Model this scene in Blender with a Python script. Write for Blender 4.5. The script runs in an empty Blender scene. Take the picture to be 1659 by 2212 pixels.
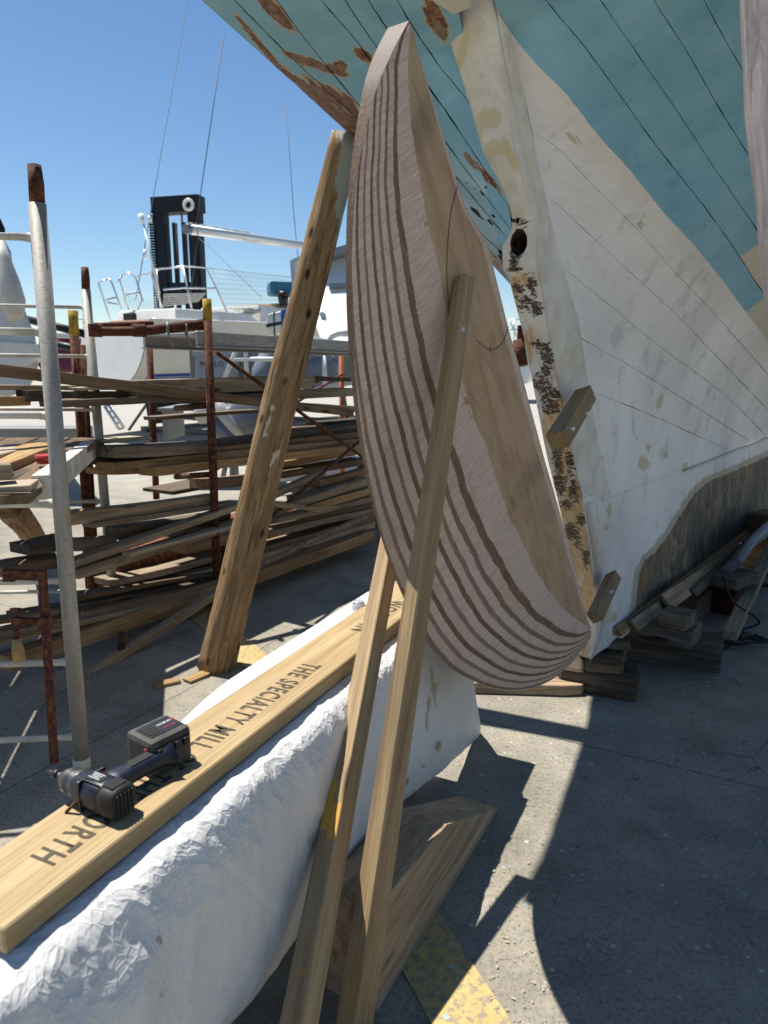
import bpy, bmesh, math, random
from mathutils import Vector, Matrix, noise
random.seed(7)
R = math.radians
scn = bpy.context.scene
COL = scn.collection
# ------------------------------------------------------------------ camera
PITCH = R(11.5); F = 1534.0; CX, CY = 829.5, 1106.0; EYE = 1.5
CAM = Vector((0, 0, EYE))
cp, sp = math.cos(PITCH), math.sin(PITCH)
cam_d = bpy.data.cameras.new('camera'); cam = bpy.data.objects.new('camera', cam_d); COL.objects.link(cam)
cam.location = CAM; cam.rotation_euler = (math.pi/2 - PITCH, 0, 0)
cam_d.sensor_fit = 'VERTICAL'; cam_d.sensor_height = 32; cam_d.lens = 32*F/2212
cam_d.clip_start = 0.05; cam_d.clip_end = 3000
cam_d.dof.use_dof = True; cam_d.dof.focus_distance = 2.3; cam_d.dof.aperture_fstop = 4.5
scn.camera = cam

def ray(px, py):
    x = (px-CX)/F; v = (py-CY)/F
    return Vector((x, cp - v*sp, -sp - v*cp))
def P(px, py, t): return CAM + ray(px, py)*t
def G(px, py, z=0.0):
    d = ray(px, py); return CAM + d*((z-EYE)/d.z)
def PL(px, py, n, off):
    d = ray(px, py); n = Vector((n[0], n[1], 0)); return CAM + d*((off - n.dot(CAM))/n.dot(d))

# ------------------------------------------------------------------ objects
def mesh(name, verts, faces, mats=None, smooth=False, fm=None):
    me = bpy.data.meshes.new(name); me.from_pydata([tuple(v) for v in verts], [], faces); me.update()
    for m in (mats if isinstance(mats, (list, tuple)) else [mats]):
        if m: me.materials.append(m)
    if fm: me.polygons.foreach_set('material_index', fm)
    if smooth: me.polygons.foreach_set('use_smooth', [True]*len(me.polygons))
    return me
def link(name, me, parent=None, mw=None):
    o = bpy.data.objects.new(name, me); COL.objects.link(o)
    if mw is not None: o.matrix_basis = mw
    if parent is not None: setpar(o, parent)
    return o
def setpar(o, p):
    o.parent = p
    m = p.matrix_basis.copy()
    if p.parent: m = p.parent.matrix_basis @ p.matrix_parent_inverse @ p.matrix_basis if False else worldm(p)
    o.matrix_parent_inverse = m.inverted()
def worldm(o):
    m = o.matrix_basis.copy()
    if o.parent: m = worldm(o.parent) @ o.matrix_parent_inverse @ m
    return m
def tag(o, label, cat, group=None):
    o['label'] = label; o['category'] = cat
    if group: o['group'] = group
    return o
def struct(o, kind='structure'): o['kind'] = kind; return o
def thing(name, loc, label, cat, group=None):
    o = bpy.data.objects.new(name, None); COL.objects.link(o); o.location = loc; o.empty_display_size = .1
    return tag(o, label, cat, group)

class MB:                                   # collects shapes into ONE mesh
    def __init__(s): s.v = []; s.f = []; s.sm = []; s.mi = []
    def add(s, vs, fs, smooth=False, mi=0):
        k = len(s.v); s.v += [Vector(v) for v in vs]
        for f in fs: s.f.append([i+k for i in f]); s.sm.append(smooth); s.mi.append(mi)
    def box(s, c, x, y, z, bev=0.0, mi=0):   # centre, half-axis vectors
        c, x, y, z = Vector(c), Vector(x), Vector(y), Vector(z)
        if bev > 0:
            bm = bmesh.new(); bmesh.ops.create_cube(bm, size=2)
            for v in bm.verts: v.co = Vector((v.co.x*x.length, v.co.y*y.length, v.co.z*z.length))
            bmesh.ops.bevel(bm, geom=bm.edges[:], offset=bev, segments=2, profile=.6, affect='EDGES')
            X, Y, Z = x.normalized(), y.normalized(), z.normalized()
            bm.verts.index_update()
            s.add([c + X*v.co.x + Y*v.co.y + Z*v.co.z for v in bm.verts], [[v.index for v in f.verts] for f in bm.faces], False, mi)
            bm.free(); return
        vs = [c + x*i + y*j + z*k for k in (-1, 1) for j in (-1, 1) for i in (-1, 1)]
        s.add(vs, [[0,2,3,1],[4,5,7,6],[0,1,5,4],[2,6,7,3],[0,4,6,2],[1,3,7,5]], False, mi)
    def tube(s, pts, r, n=10, cap=True, mi=0, smooth=True):
        pts = [Vector(p) for p in pts]; rs = r if isinstance(r, (list, tuple)) else [r]*len(pts)
        vs = []; up = None
        for i, p in enumerate(pts):
            d = (pts[min(i+1, len(pts)-1)] - pts[max(i-1, 0)]).normalized()
            if up is None: up = d.orthogonal().normalized()
            up = (up - d*up.dot(d)).normalized(); w = d.cross(up)
            vs += [p + (up*math.cos(a) + w*math.sin(a))*rs[i] for a in [2*math.pi*k/n for k in range(n)]]
        fs = [[i*n+k, i*n+(k+1) % n, (i+1)*n+(k+1) % n, (i+1)*n+k] for i in range(len(pts)-1) for k in range(n)]
        s.add(vs, fs, smooth, mi)
        if cap:
            m = len(pts)-1
            s.add(vs[:n], [list(range(n))[::-1]], False, mi); s.add(vs[m*n:], [list(range(n))], False, mi)
    def prism(s, pts, ext, mi=0):            # planar polygon extruded by a vector
        pts = [Vector(p) for p in pts]; ext = Vector(ext); n = len(pts)
        vs = pts + [p+ext for p in pts]
        s.add(vs, [list(range(n))[::-1], list(range(n, 2*n))] + [[i, (i+1) % n, n+(i+1) % n, n+i] for i in range(n)], False, mi)
    def grid(s, rows, mi=0, smooth=True):
        n = len(rows[0]); vs = [v for r in rows for v in r]
        s.add(vs, [[i*n+j, i*n+j+1, (i+1)*n+j+1, (i+1)*n+j] for i in range(len(rows)-1) for j in range(n-1)], smooth, mi)
    def me(s, name, mats, fix=True, bevel=0.0, bseg=2, bang=40):
        me = mesh(name, s.v, s.f, mats, False, s.mi)
        me.polygons.foreach_set('use_smooth', s.sm)
        if fix or bevel:
            bm = bmesh.new(); bm.from_mesh(me)
            if fix:
                bmesh.ops.remove_doubles(bm, verts=bm.verts[:], dist=1e-5)
                bmesh.ops.recalc_face_normals(bm, faces=bm.faces[:])
            if bevel:
                es = [e for e in bm.edges if len(e.link_faces) == 2 and e.calc_face_angle(0) > R(bang)]
                bmesh.ops.bevel(bm, geom=es, offset=bevel, segments=bseg, profile=.6, affect='EDGES', clamp_overlap=True)
            bm.to_mesh(me); bm.free()
        return me
    def build(s, name, mats, parent=None, **k): return link(name, s.me(name, mats, **k), parent)

def frame(p0, p1, up=(0, 0, 1)):
    p0, p1 = Vector(p0), Vector(p1); x = (p1-p0).normalized(); z = Vector(up); z = (z - x*z.dot(x)).normalized(); y = z.cross(x)
    m = Matrix((x, y, z)).transposed().to_4x4(); m.translation = p0; return m, (p1-p0).length
def bar_me(name, L, w, h, mat, bev=.003, warp=.0, y0=None, ends=(0, 0), rough=0.0):
    """bar along local X, y in [y0,y0+w], z in [-h,0]; optional bow and chewed ends"""
    if y0 is None: y0 = -w/2
    n = max(2, min(24, int(L/.12)))
    sd = random.random()*99
    rows = []
    for i in range(n+1):
        x = L*i/n
        b = warp*math.sin(math.pi*i/n); b2 = warp*.6*math.sin(2*math.pi*i/n+sd)
        r = lambda k: (noise.noise((x*3+sd, k*3.1, sd))*rough)
        e = [0, 0, 0, 0]
        if i == 0: e = [ends[0], ends[0]*.3, 0, ends[0]*.6]
        if i == n: e = [-ends[1]*.4, 0, -ends[1], -ends[1]*.2]
        rows.append([Vector((x+e[0], y0+r(0)+b2, -h+r(1)+b)), Vector((x+e[1], y0+w+r(2)+b2, -h+r(3)+b)), Vector((x+e[2], y0+w+r(4)+b2, r(5)+b)), Vector((x+e[3], y0+r(6)+b2, r(7)+b))])
    m = MB(); vs = [v for r_ in rows for v in r_]
    fs = [[0, 3, 2, 1], [4*n, 4*n+1, 4*n+2, 4*n+3]]
    for i in range(n):
        for k in range(4): fs.append([4*i+k, 4*i+(k+1) % 4, 4*i+4+(k+1) % 4, 4*i+4+k])
    m.add(vs, fs)
    return m.me(name, mat, bevel=bev, bseg=1, bang=50)
def bar(name, p0, p1, w, h, mat, up=(0, 0, 1), parent=None, **k):
    mw, L = frame(p0, p1, up)
    return link(name, bar_me(name, L, w, h, mat, **k), parent, mw)
def catmull(pts, n):
    """resample a polyline smoothly to n points, uniform in chord length"""
    pts = [Vector(p) for p in pts]
    d = [0]
    for a, b in zip(pts, pts[1:]): d.append(d[-1] + (b-a).length)
    out = []
    for k in range(n):
        s = d[-1]*k/(n-1); i = 0
        while i < len(pts)-2 and d[i+1] < s: i += 1
        u = (s-d[i])/max(1e-9, d[i+1]-d[i]); u = min(1, max(0, u))
        p0, p1, p2, p3 = pts[max(i-1, 0)], pts[i], pts[i+1], pts[min(i+2, len(pts)-1)]
        h = d[i+1]-d[i]
        m1 = (p2-p0)/max(1e-9, (d[i+1]-d[max(i-1, 0)]))*h; m2 = (p3-p1)/max(1e-9, (d[min(i+2, len(pts)-1)]-d[i]))*h
        out.append(p1*(2*u**3-3*u**2+1) + m1*(u**3-2*u**2+u) + p2*(-2*u**3+3*u**2) + m2*(u**3-u**2))
    return out
def lerp(a, b, u): return a + (b-a)*u
def sstep(a, b, x): u = min(1, max(0, (x-a)/(b-a))); return u*u*(3-2*u)
def interp(tab, x):
    if x <= tab[0][0]: return tab[0][1]
    for (a, b), (c, d) in zip(tab, tab[1:]):
        if x <= c: return b + (d-b)*(x-a)/(c-a)
    return tab[-1][1]
def setattr_pts(me, name, vals):
    a = me.attributes.new(name, 'FLOAT', 'POINT'); a.data.foreach_set('value', vals)

# ------------------------------------------------------------------ materials
class M:
    def __init__(s, name):
        s.m = bpy.data.materials.new(name); s.m.use_nodes = True; s.t = s.m.node_tree; s.b = s.t.nodes['Principled BSDF']
        s.b.inputs['Specular IOR Level'].default_value = .35
    def n(s, t): return s.t.nodes.new(t)
    def l(s, a, b): s.t.links.new(a, b)
    def put(s, sock, v):
        if hasattr(v, 'is_linked') or isinstance(v, bpy.types.NodeSocket): s.l(v, sock)
        elif isinstance(v, (tuple, list)) and len(v) == 3 and sock.type == 'RGBA': sock.default_value = (*v, 1)
        else: sock.default_value = v
    def obj(s): return s.n('ShaderNodeTexCoord').outputs['Object']
    def rnd(s): return s.n('ShaderNodeObjectInfo').outputs['Random']
    def robj(s):                             # object coords shifted per object
        v = s.n('ShaderNodeVectorMath'); v.operation = 'ADD'; s.l(s.obj(), v.inputs[0])
        c = s.n('ShaderNodeVectorMath'); c.operation = 'SCALE'; c.inputs[0].default_value = (31.7, 17.3, 23.9); s.l(s.rnd(), c.inputs['Scale'])
        s.l(c.outputs[0], v.inputs[1]); return v.outputs[0]
    def map(s, v, sc=(1, 1, 1), rot=(0, 0, 0), loc=(0, 0, 0)):
        n = s.n('ShaderNodeMapping'); n.inputs['Scale'].default_value = sc; n.inputs['Rotation'].default_value = rot; n.inputs['Location'].default_value = loc
        s.l(v, n.inputs[0]); return n.outputs[0]
    def noise(s, v, sc, det=4, ro=.55, dist=0):
        n = s.n('ShaderNodeTexNoise'); s.l(v, n.inputs['Vector']); n.inputs['Scale'].default_value = sc; n.inputs['Detail'].default_value = det
        n.inputs['Roughness'].default_value = ro; n.inputs['Distortion'].default_value = dist; return n.outputs[0]
    def vor(s, v, sc, feat='F1', out='Distance'):
        n = s.n('ShaderNodeTexVoronoi'); n.feature = feat; s.l(v, n.inputs['Vector']); n.inputs['Scale'].default_value = sc; return n.outputs[out]
    def ramp(s, f, stops, mode='LINEAR'):
        n = s.n('ShaderNodeValToRGB'); n.color_ramp.interpolation = mode; e = n.color_ramp.elements
        while len(e) < len(stops): e.new(.5)
        for k, (p, c) in enumerate(stops):
            e[k].position = p; e[k].color = (*c, 1) if isinstance(c, tuple) else (c, c, c, 1)
        s.l(f, n.inputs[0]); return n.outputs[0]
    def mix(s, f, a, b, mode='MIX'):
        n = s.n('ShaderNodeMix'); n.data_type = 'RGBA'; n.blend_type = mode
        s.put(n.inputs[0], f); s.put(n.inputs[6], a); s.put(n.inputs[7], b); return n.outputs[2]
    def math(s, op, a, b=0.0, c=0.0):
        n = s.n('ShaderNodeMath'); n.operation = op; s.put(n.inputs[0], a); s.put(n.inputs[1], b); s.put(n.inputs[2], c); return n.outputs[0]
    def attr(s, name):
        n = s.n('ShaderNodeAttribute'); n.attribute_name = name; return n.outputs['Fac']
    def sep(s, v):
        n = s.n('ShaderNodeSeparateXYZ'); s.l(v, n.inputs[0]); return n.outputs
    def remap(s, f, a, b, c=0.0, d=1.0):
        n = s.n('ShaderNodeMapRange'); n.interpolation_type = 'SMOOTHSTEP'; s.put(n.inputs[0], f)
        for i, x in enumerate((a, b, c, d)): n.inputs[i+1].default_value = x
        return n.outputs[0]
    def mask(s, name, v, sc, k, w=.12, det=5):   # ragged threshold of a signed vertex attribute
        nz = s.noise(v, sc, det, .65)
        x = s.math('ADD', s.attr(name), s.math('MULTIPLY', s.math('SUBTRACT', nz, .5), k))
        return s.remap(x, -w, w)
    def bump(s, h, st=.3, d=.01, nrm=None):
        n = s.n('ShaderNodeBump'); s.put(n.inputs['Height'], h); n.inputs['Strength'].default_value = st; n.inputs['Distance'].default_value = d
        if nrm is not None: s.l(nrm, n.inputs['Normal'])
        return n.outputs[0]
    def out(s, col, rough=.7, nrm=None, metal=None, spec=None):
        s.put(s.b.inputs['Base Color'], col); s.put(s.b.inputs['Roughness'], rough)
        if nrm is not None: s.l(nrm, s.b.inputs['Normal'])
        if metal is not None: s.put(s.b.inputs['Metallic'], metal)
        if spec is not None: s.b.inputs['Specular IOR Level'].default_value = spec
        return s.m

def plain(name, c, rough=.5, metal=0, spec=.5, var=.12, sc=8):
    m = M(name); v = m.robj(); nz = m.noise(v, sc, 5, .6)
    col = m.mix(1.0, c, m.ramp(nz, [(.3, 1-var), (.7, 1+var*.3)]), 'MULTIPLY')
    return m.out(col, m.ramp(nz, [(.3, rough*.85), (.7, min(1, rough*1.15))]), None, metal, spec)

def wood(name, dark, mid, light, rough=.75, tint=.35, grain=1.0, stain=.35, bump=.35, knots=True, xs=.7):
    m = M(name); v = m.robj()
    a = m.noise(m.map(v, (xs, 13, 13)), 3.2*grain, 6, .6, .7)
    col = m.ramp(a, [(.28, dark), (.5, mid), (.72, light)])
    fine = m.noise(m.map(v, (2.2, 95, 95)), 4*grain, 3, .6, .2)
    col = m.mix(.55, col, m.ramp(fine, [(.3, .45), (.55, 1.0), (.8, 1.12)]), 'MULTIPLY')
    st = m.noise(m.map(v, (1.2, 4, 4)), 1.6, 5, .6)
    col = m.mix(stain, col, m.ramp(st, [(.35, .35), (.6, 1.0)]), 'MULTIPLY')
    if knots:
        k = m.vor(m.map(v, (1.1, 5, 5)), 1.9)
        col = m.mix(m.remap(k, .16, .06), col, tuple(c*.35 for c in dark))
    if tint:
        col = m.mix(1.0, col, m.ramp(m.math('FRACT', m.math('MULTIPLY', m.rnd(), 7.31)), [(0, (1-tint, 1-tint, 1-tint*.9)), (.5, (1, 1, 1)), (1, (1+tint*.4, 1+tint*.25, 1))]), 'MULTIPLY')
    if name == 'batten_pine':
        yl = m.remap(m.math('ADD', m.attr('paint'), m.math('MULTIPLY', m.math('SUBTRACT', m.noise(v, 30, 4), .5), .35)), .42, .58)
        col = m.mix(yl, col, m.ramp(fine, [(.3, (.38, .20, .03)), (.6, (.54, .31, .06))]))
    h = m.math('ADD', m.math('MULTIPLY', fine, .6), a)
    return m.out(col, rough, m.bump(h, bump, .004), None, .25)

MAT = {}
MAT['plank'] = wood('sawn_pine', (.28, .19, .085), (.37, .27, .14), (.42, .32, .18), .6, .05, .8, .14, .2)
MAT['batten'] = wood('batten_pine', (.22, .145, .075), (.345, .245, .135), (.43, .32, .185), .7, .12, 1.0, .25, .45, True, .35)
MAT['cleat'] = wood('cleat_oak', (.16, .10, .045), (.26, .175, .085), (.33, .23, .125), .65, .12, 1, .25, .3)
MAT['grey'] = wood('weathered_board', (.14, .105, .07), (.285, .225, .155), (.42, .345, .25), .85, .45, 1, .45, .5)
MAT['brown'] = wood('brown_board', (.13, .08, .042), (.255, .17, .095), (.37, .265, .16), .8, .4, 1, .4, .4)
MAT['tan'] = wood('tan_board', (.22, .13, .05), (.36, .23, .10), (.46, .31, .15), .75, .25, 1, .3, .35)
MAT['pale'] = wood('pale_board', (.30, .24, .16), (.48, .40, .29), (.60, .52, .40), .8, .2, 1, .35, .4)
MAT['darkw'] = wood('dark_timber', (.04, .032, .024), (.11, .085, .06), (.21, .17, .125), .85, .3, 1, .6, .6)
MAT['block'] = wood('block_timber', (.24, .16, .09), (.38, .28, .18), (.48, .37, .25), .8, .05, .8, .3, .45)
MAT['pile'] = wood('dusty_keel_timber', (.045, .037, .03), (.125, .105, .085), (.22, .19, .16), .85, .3, 1, .55, .5)
MAT['dead'] = wood('driftwood_prop', (.07, .065, .062), (.20, .185, .18), (.30, .285, .28), .85, .1, 1.2, .4, .6)

def m_pole():
    m = M('prop_log'); v = m.obj()
    a = m.noise(m.map(v, (1.0, 11, 11)), 3, 7, .65, .9)
    col = m.ramp(a, [(.25, (.06, .036, .018)), (.42, (.21, .13, .062)), (.62, (.35, .235, .125)), (.8, (.44, .315, .175))])
    fine = m.noise(m.map(v, (1.6, 60, 60)), 4, 4, .6, .4)
    col = m.mix(.6, col, m.ramp(fine, [(.3, .35), (.5, 1.0), (.8, 1.1)]), 'MULTIPLY')
    cr = m.noise(m.map(v, (.7, 22, 22)), 2.5, 3, .5, .5)
    crk = m.remap(cr, .36, .30)
    col = m.mix(crk, col, (.03, .02, .013))
    k = m.vor(m.map(v, (3.2, 7, 7)), 1.35)
    col = m.mix(m.remap(k, .17, .06), col, (.028, .018, .01))
    col = m.mix(m.remap(m.vor(v, 28), .10, .05), col, (.03, .02, .012))
    wl = m.mask('wash', m.map(v, (3, 9, 9)), 3, .9, .05)
    col = m.mix(wl, col, m.mix(fine, (.26, .28, .25), (.46, .47, .43)))
    fl = m.mask('flake', m.map(v, (9, 26, 26)), 2, 1.3, .04)
    col = m.mix(fl, col, (.55, .50, .36))
    h = m.math('SUBTRACT', m.math('ADD', fine, a), m.math('MULTIPLY', crk, 1.4))
    return m.out(col, .85, m.bump(h, .7, .012), None, .2)
MAT['pole'] = m_pole()

def m_blue():
    m = M('worn_blue_hull_paint'); v = m.obj()
    big = m.noise(v, 1.3, 5, .6); md = m.noise(m.map(v, (1, 1, 1)), 5.5, 6, .65)
    col = m.ramp(md, [(.25, (.135, .315, .425)), (.5, (.178, .385, .505)), (.75, (.235, .45, .555))])
    col = m.mix(m.remap(big, .55, .72), col, (.235, .40, .43))
    scr = m.noise(m.map(v, (3, 3, 22), (.3, .5, 0)), 6, 3, .6)
    col = m.mix(m.remap(scr, .66, .78), col, (.30, .44, .47))
    dirt = m.noise(v, 16, 6, .75)
    col = m.mix(m.math('MULTIPLY', m.remap(dirt, .60, .74), .55), col, (.07, .12, .105))
    wht = m.mask('bare_white', v, 12, .25, .03)
    col = m.mix(wht, col, m.mix(md, (.42, .37, .27), (.62, .58, .50)))
    gr = m.noise(m.map(v, (14, 14, 14)), 2.4, 5, .7, 1.2)
    pv = m.map(m.map(v, (1, 1, 1), (0, 0, R(-51.5))), (.30, 1.5, 1.5)); rim = m.mask('bare', pv, 15, 2.6, .03, 9); bare = m.mask('bare_in', pv, 15, 2.6, .05, 9)
    col = m.mix(rim, col, (.40, .33, .22))
    col = m.mix(bare, col, m.ramp(gr, [(.35, (.045, .022, .012)), (.52, (.17, .085, .05)), (.7, (.30, .18, .11))]))
    bung = m.vor(m.map(v, (1, 1, 1)), 9.0); ring = m.math('MULTIPLY', m.remap(bung, .17, .13), m.remap(bung, .07, .11))
    col = m.mix(m.math('MULTIPLY', ring, .28), col, (.10, .20, .24))
    chalk = m.noise(m.map(v, (2, 2, 7), (.2, .6, 0)), 2.1, 6, .7)
    col = m.mix(m.math('MULTIPLY', m.remap(chalk, .56, .74), .45), col, (.33, .50, .54))
    hole = m.remap(m.vor(v, 5.3), .035, .026)
    col = m.mix(hole, col, (.012, .01, .008))
    return m.out(col, m.ramp(md, [(.3, .42), (.7, .62)]), m.bump(m.math('SUBTRACT', m.math('ADD', md, m.math('MULTIPLY', scr, .5)), m.math('ADD', hole, m.math('MULTIPLY', bare, .6))), .22, .008), None, .4)
MAT['blue'] = m_blue()

def m_white():
    m = M('sanded_white_hull_paint'); v = m.obj()
    big = m.noise(v, 1.7, 4, .55, .3); md = m.noise(v, 7, 6, .65, .4)
    col = m.ramp(big, [(.30, (.58, .555, .54)), (.5, (.70, .68, .655)), (.66, (.77, .755, .73))])
    br = m.noise(m.map(v, (4, 4, 26), (.5, .3, .2)), 4, 4, .6)
    col = m.mix(.25, col, m.ramp(br, [(.35, .75), (.6, 1.05)]), 'MULTIPLY')
    col = m.mix(m.math('MULTIPLY', m.remap(md, .55, .66), .42), col, (.40, .375, .365))
    sc = m.noise(m.map(v, (2, 2, 40), (.9, .4, .7)), 5, 3, .6)
    col = m.mix(m.math('MULTIPLY', m.remap(sc, .64, .74), .35), col, (.42, .41, .40))
    ye = m.mask('filler', v, 20, .9, .10)
    col = m.mix(m.math('MULTIPLY', ye, .75), col, (.44, .38, .19))
    ed = m.mask('bare_white', v, 14, .8, .25)
    col = m.mix(m.math('MULTIPLY', ed, .14), col, (.60, .52, .41))
    rust = m.mask('bare', v, 12, .28, .03)
    st = m.noise(m.map(v, (4.5, 4.5, 2.4)), 2.4, 8, .72, 1.2); br2 = m.noise(v, 3.4, 6, .6, .8)
    raw = m.ramp(st, [(.25, (.025, .03, .03)), (.42, (.07, .06, .045)), (.58, (.20, .165, .11)), (.78, (.36, .33, .27))])
    raw = m.mix(m.remap(br2, .52, .66), raw, m.ramp(st, [(.3, (.09, .05, .025)), (.7, (.34, .19, .075))]))
    raw = m.mix(m.math('MULTIPLY', m.remap(m.noise(v, 2.2, 4, .6), .5, .62), .6), raw, (.045, .05, .05))
    col = m.mix(rust, col, raw)
    wet = m.mask('rust_rim', v, 12, .28, .05)
    col = m.mix(m.math('MULTIPLY', m.math('MULTIPLY', wet, m.math('SUBTRACT', 1.0, rust)), .7), col, (.30, .22, .12))
    return m.out(col, m.ramp(md, [(.3, .55), (.7, .8)]), m.bump(m.math('ADD', md, m.math('MULTIPLY', br, .6)), .10, .006), None, .3)
MAT['white'] = m_white()

def m_post():
    m = M('stripped_sternpost_paint'); v = m.obj()
    md = m.noise(v, 9, 6, .65, .4); big = m.noise(v, 3, 5, .6)
    col = m.ramp(md, [(.25, (.44, .41, .35)), (.5, (.60, .575, .51)), (.75, (.70, .68, .64))])
    col = m.mix(m.math('MULTIPLY', m.remap(big, .5, .7), .4), col, (.52, .43, .25))
    col = m.mix(m.math('MULTIPLY', m.mask('filler', v, 14, .7, .2), .6), col, (.46, .39, .17))
    rust = m.mask('rust', m.map(v, (1, 1, .6)), 22, 1.5, .25, 7)
    col = m.mix(m.math('MULTIPLY', rust, .85), col, m.ramp(m.noise(m.map(v, (20, 20, 4)), 2, 5, .7), [(.3, (.60, .52, .40)), (.5, (.50, .31, .11)), (.7, (.30, .15, .04))]))
    vv = m.map(v, (1.0, 1.0, 3.4), (.0, .16, 0))
    raw = m.math('MULTIPLY', m.mask('bare', vv, 30, 4.2, .06, 9), m.remap(m.noise(m.map(v, (1.4, 1.4, 9)), 16, 6, .7), .36, .46))
    col = m.mix(raw, col, m.ramp(m.noise(v, 30, 4, .6), [(.3, (.02, .014, .01)), (.6, (.085, .05, .03)), (.8, (.15, .09, .05))]))
    crack = m.remap(m.noise(m.map(v, (12, 12, 1.3)), 3, 3, .6), .33, .30)
    col = m.mix(m.math('MULTIPLY', crack, .35), col, (.2, .18, .15))
    return m.out(col, .7, m.bump(m.math('SUBTRACT', m.math('MULTIPLY', md, 1.2), m.math('ADD', m.math('MULTIPLY', raw, .8), crack)), .4, .008), None, .3)
MAT['post'] = m_post()

T_RUD = .07
def m_rudder():
    m = M('laminated_plywood'); v = m.obj(); s = m.sep(v)
    # local x: along the rudder, y: chord, z: through the laminations
    az = m.math('ABSOLUTE', s[2])
    wob = m.math('MULTIPLY', m.math('SUBTRACT', m.noise(m.map(v, (1, 1, 0)), 8, 4, .55), .5), .0015)
    saw = m.math('MULTIPLY', m.math('SUBTRACT', m.noise(m.map(v, (16, 16, 0)), 7, 2, .6), .5), .0005)
    w = m.math('ADD', az, m.math('ADD', wob, saw))
    g = m.math('DIVIDE', w, T_RUD/2)
    LAY = [(0, .55), (.055, .0), (.11, .9), (.15, .1), (.225, .8), (.262, .0), (.335, 1.0), (.378, .1), (.45, .8), (.485, .0), (.56, 1.0), (.60, .05), (.66, .8), (.693, .0), (.752, .9), (.786, .1), (.85, 1.0), (.888, .05)]
    def nd(nz_, lo, hi): return m.ramp(nz_, [(lo, 0.0), (hi, 1.0)])
    band = m.ramp(g, [(p_, q_) for p_, q_ in LAY], 'CONSTANT')
    grl = m.noise(m.map(v, (5, 60, 30)), 3, 4, .65, .4); grc = m.noise(m.map(v, (55, 4, 30)), 3, 4, .65, .5)
    light = m.ramp(grc, [(.25, (.40, .29, .235)), (.5, (.55, .425, .355)), (.78, (.66, .545, .47))])
    light = m.mix(m.remap(m.noise(v, 2.6, 5, .6, .6), .46, .62), light, m.ramp(grc, [(.25, (.42, .31, .22)), (.75, (.62, .50, .39))]))
    light = m.mix(m.math('MULTIPLY', m.remap(m.noise(m.map(v, (2, 9, 9)), 3, 5, .65), .55, .7), .35), light, (.33, .24, .20))
    brown = m.ramp(grl, [(.25, (.105, .058, .035)), (.5, (.175, .105, .068)), (.75, (.25, .16, .11))])
    ew = m.math('ADD', w, m.math('MULTIPLY', m.math('SUBTRACT', m.noise(m.map(v, (40, 40, 0)), 6, 2, .6), .5), .0011))
    band2 = m.ramp(m.math('DIVIDE', ew, T_RUD/2), [(p_, q_) for p_, q_ in LAY], 'CONSTANT')
    col = m.mix(m.math('MULTIPLY', m.math('ADD', band, band2), .5), light, brown)
    # flat outer veneer
    face = m.ramp(m.noise(m.map(v, (3, 14, 1)), 2.2, 6, .6, .5), [(.28, (.29, .19, .115)), (.5, (.385, .265, .165)), (.75, (.46, .33, .215))])
    smear = m.noise(v, 3.1, 4, .55, .5)
    face = m.mix(m.math('MULTIPLY', m.remap(smear, .60, .74), .28), face, (.17, .12, .085))
    face = m.mix(m.math('MULTIPLY', m.mask('dirt', v, 9, 1.2, .6), .35), face, (.07, .065, .06))
    col = m.mix(m.math('GREATER_THAN', w, T_RUD/2-.0013), col, face)
    # narrow edge strip: end grain of the sheets
    es = m.attr('edge')
    pl = m.math('FRACT', m.math('DIVIDE', s[2], .0056))
    en = m.noise(m.map(v, (90, 20, 60)), 3, 3, .7)
    ecol = m.mix(m.math('LESS_THAN', pl, .42), m.ramp(en, [(.3, (.12, .075, .05)), (.7, (.30, .215, .155))]), m.ramp(en, [(.3, (.03, .02, .015)), (.62, (.16, .10, .07))]))
    tp = m.attr('head')
    ecol = m.mix(m.math('MULTIPLY', tp, .55), ecol, m.mix(m.math('LESS_THAN', pl, .5), (.33, .31, .29), (.15, .13, .12)))
    col = m.mix(es, col, ecol)
    h = m.math('ADD', m.math('MULTIPLY', grc, .5), m.math('MULTIPLY', band, -.25))
    return m.out(col, .72, m.bump(h, .35, .003), None, .25)
MAT['rudder'] = m_rudder()

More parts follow.
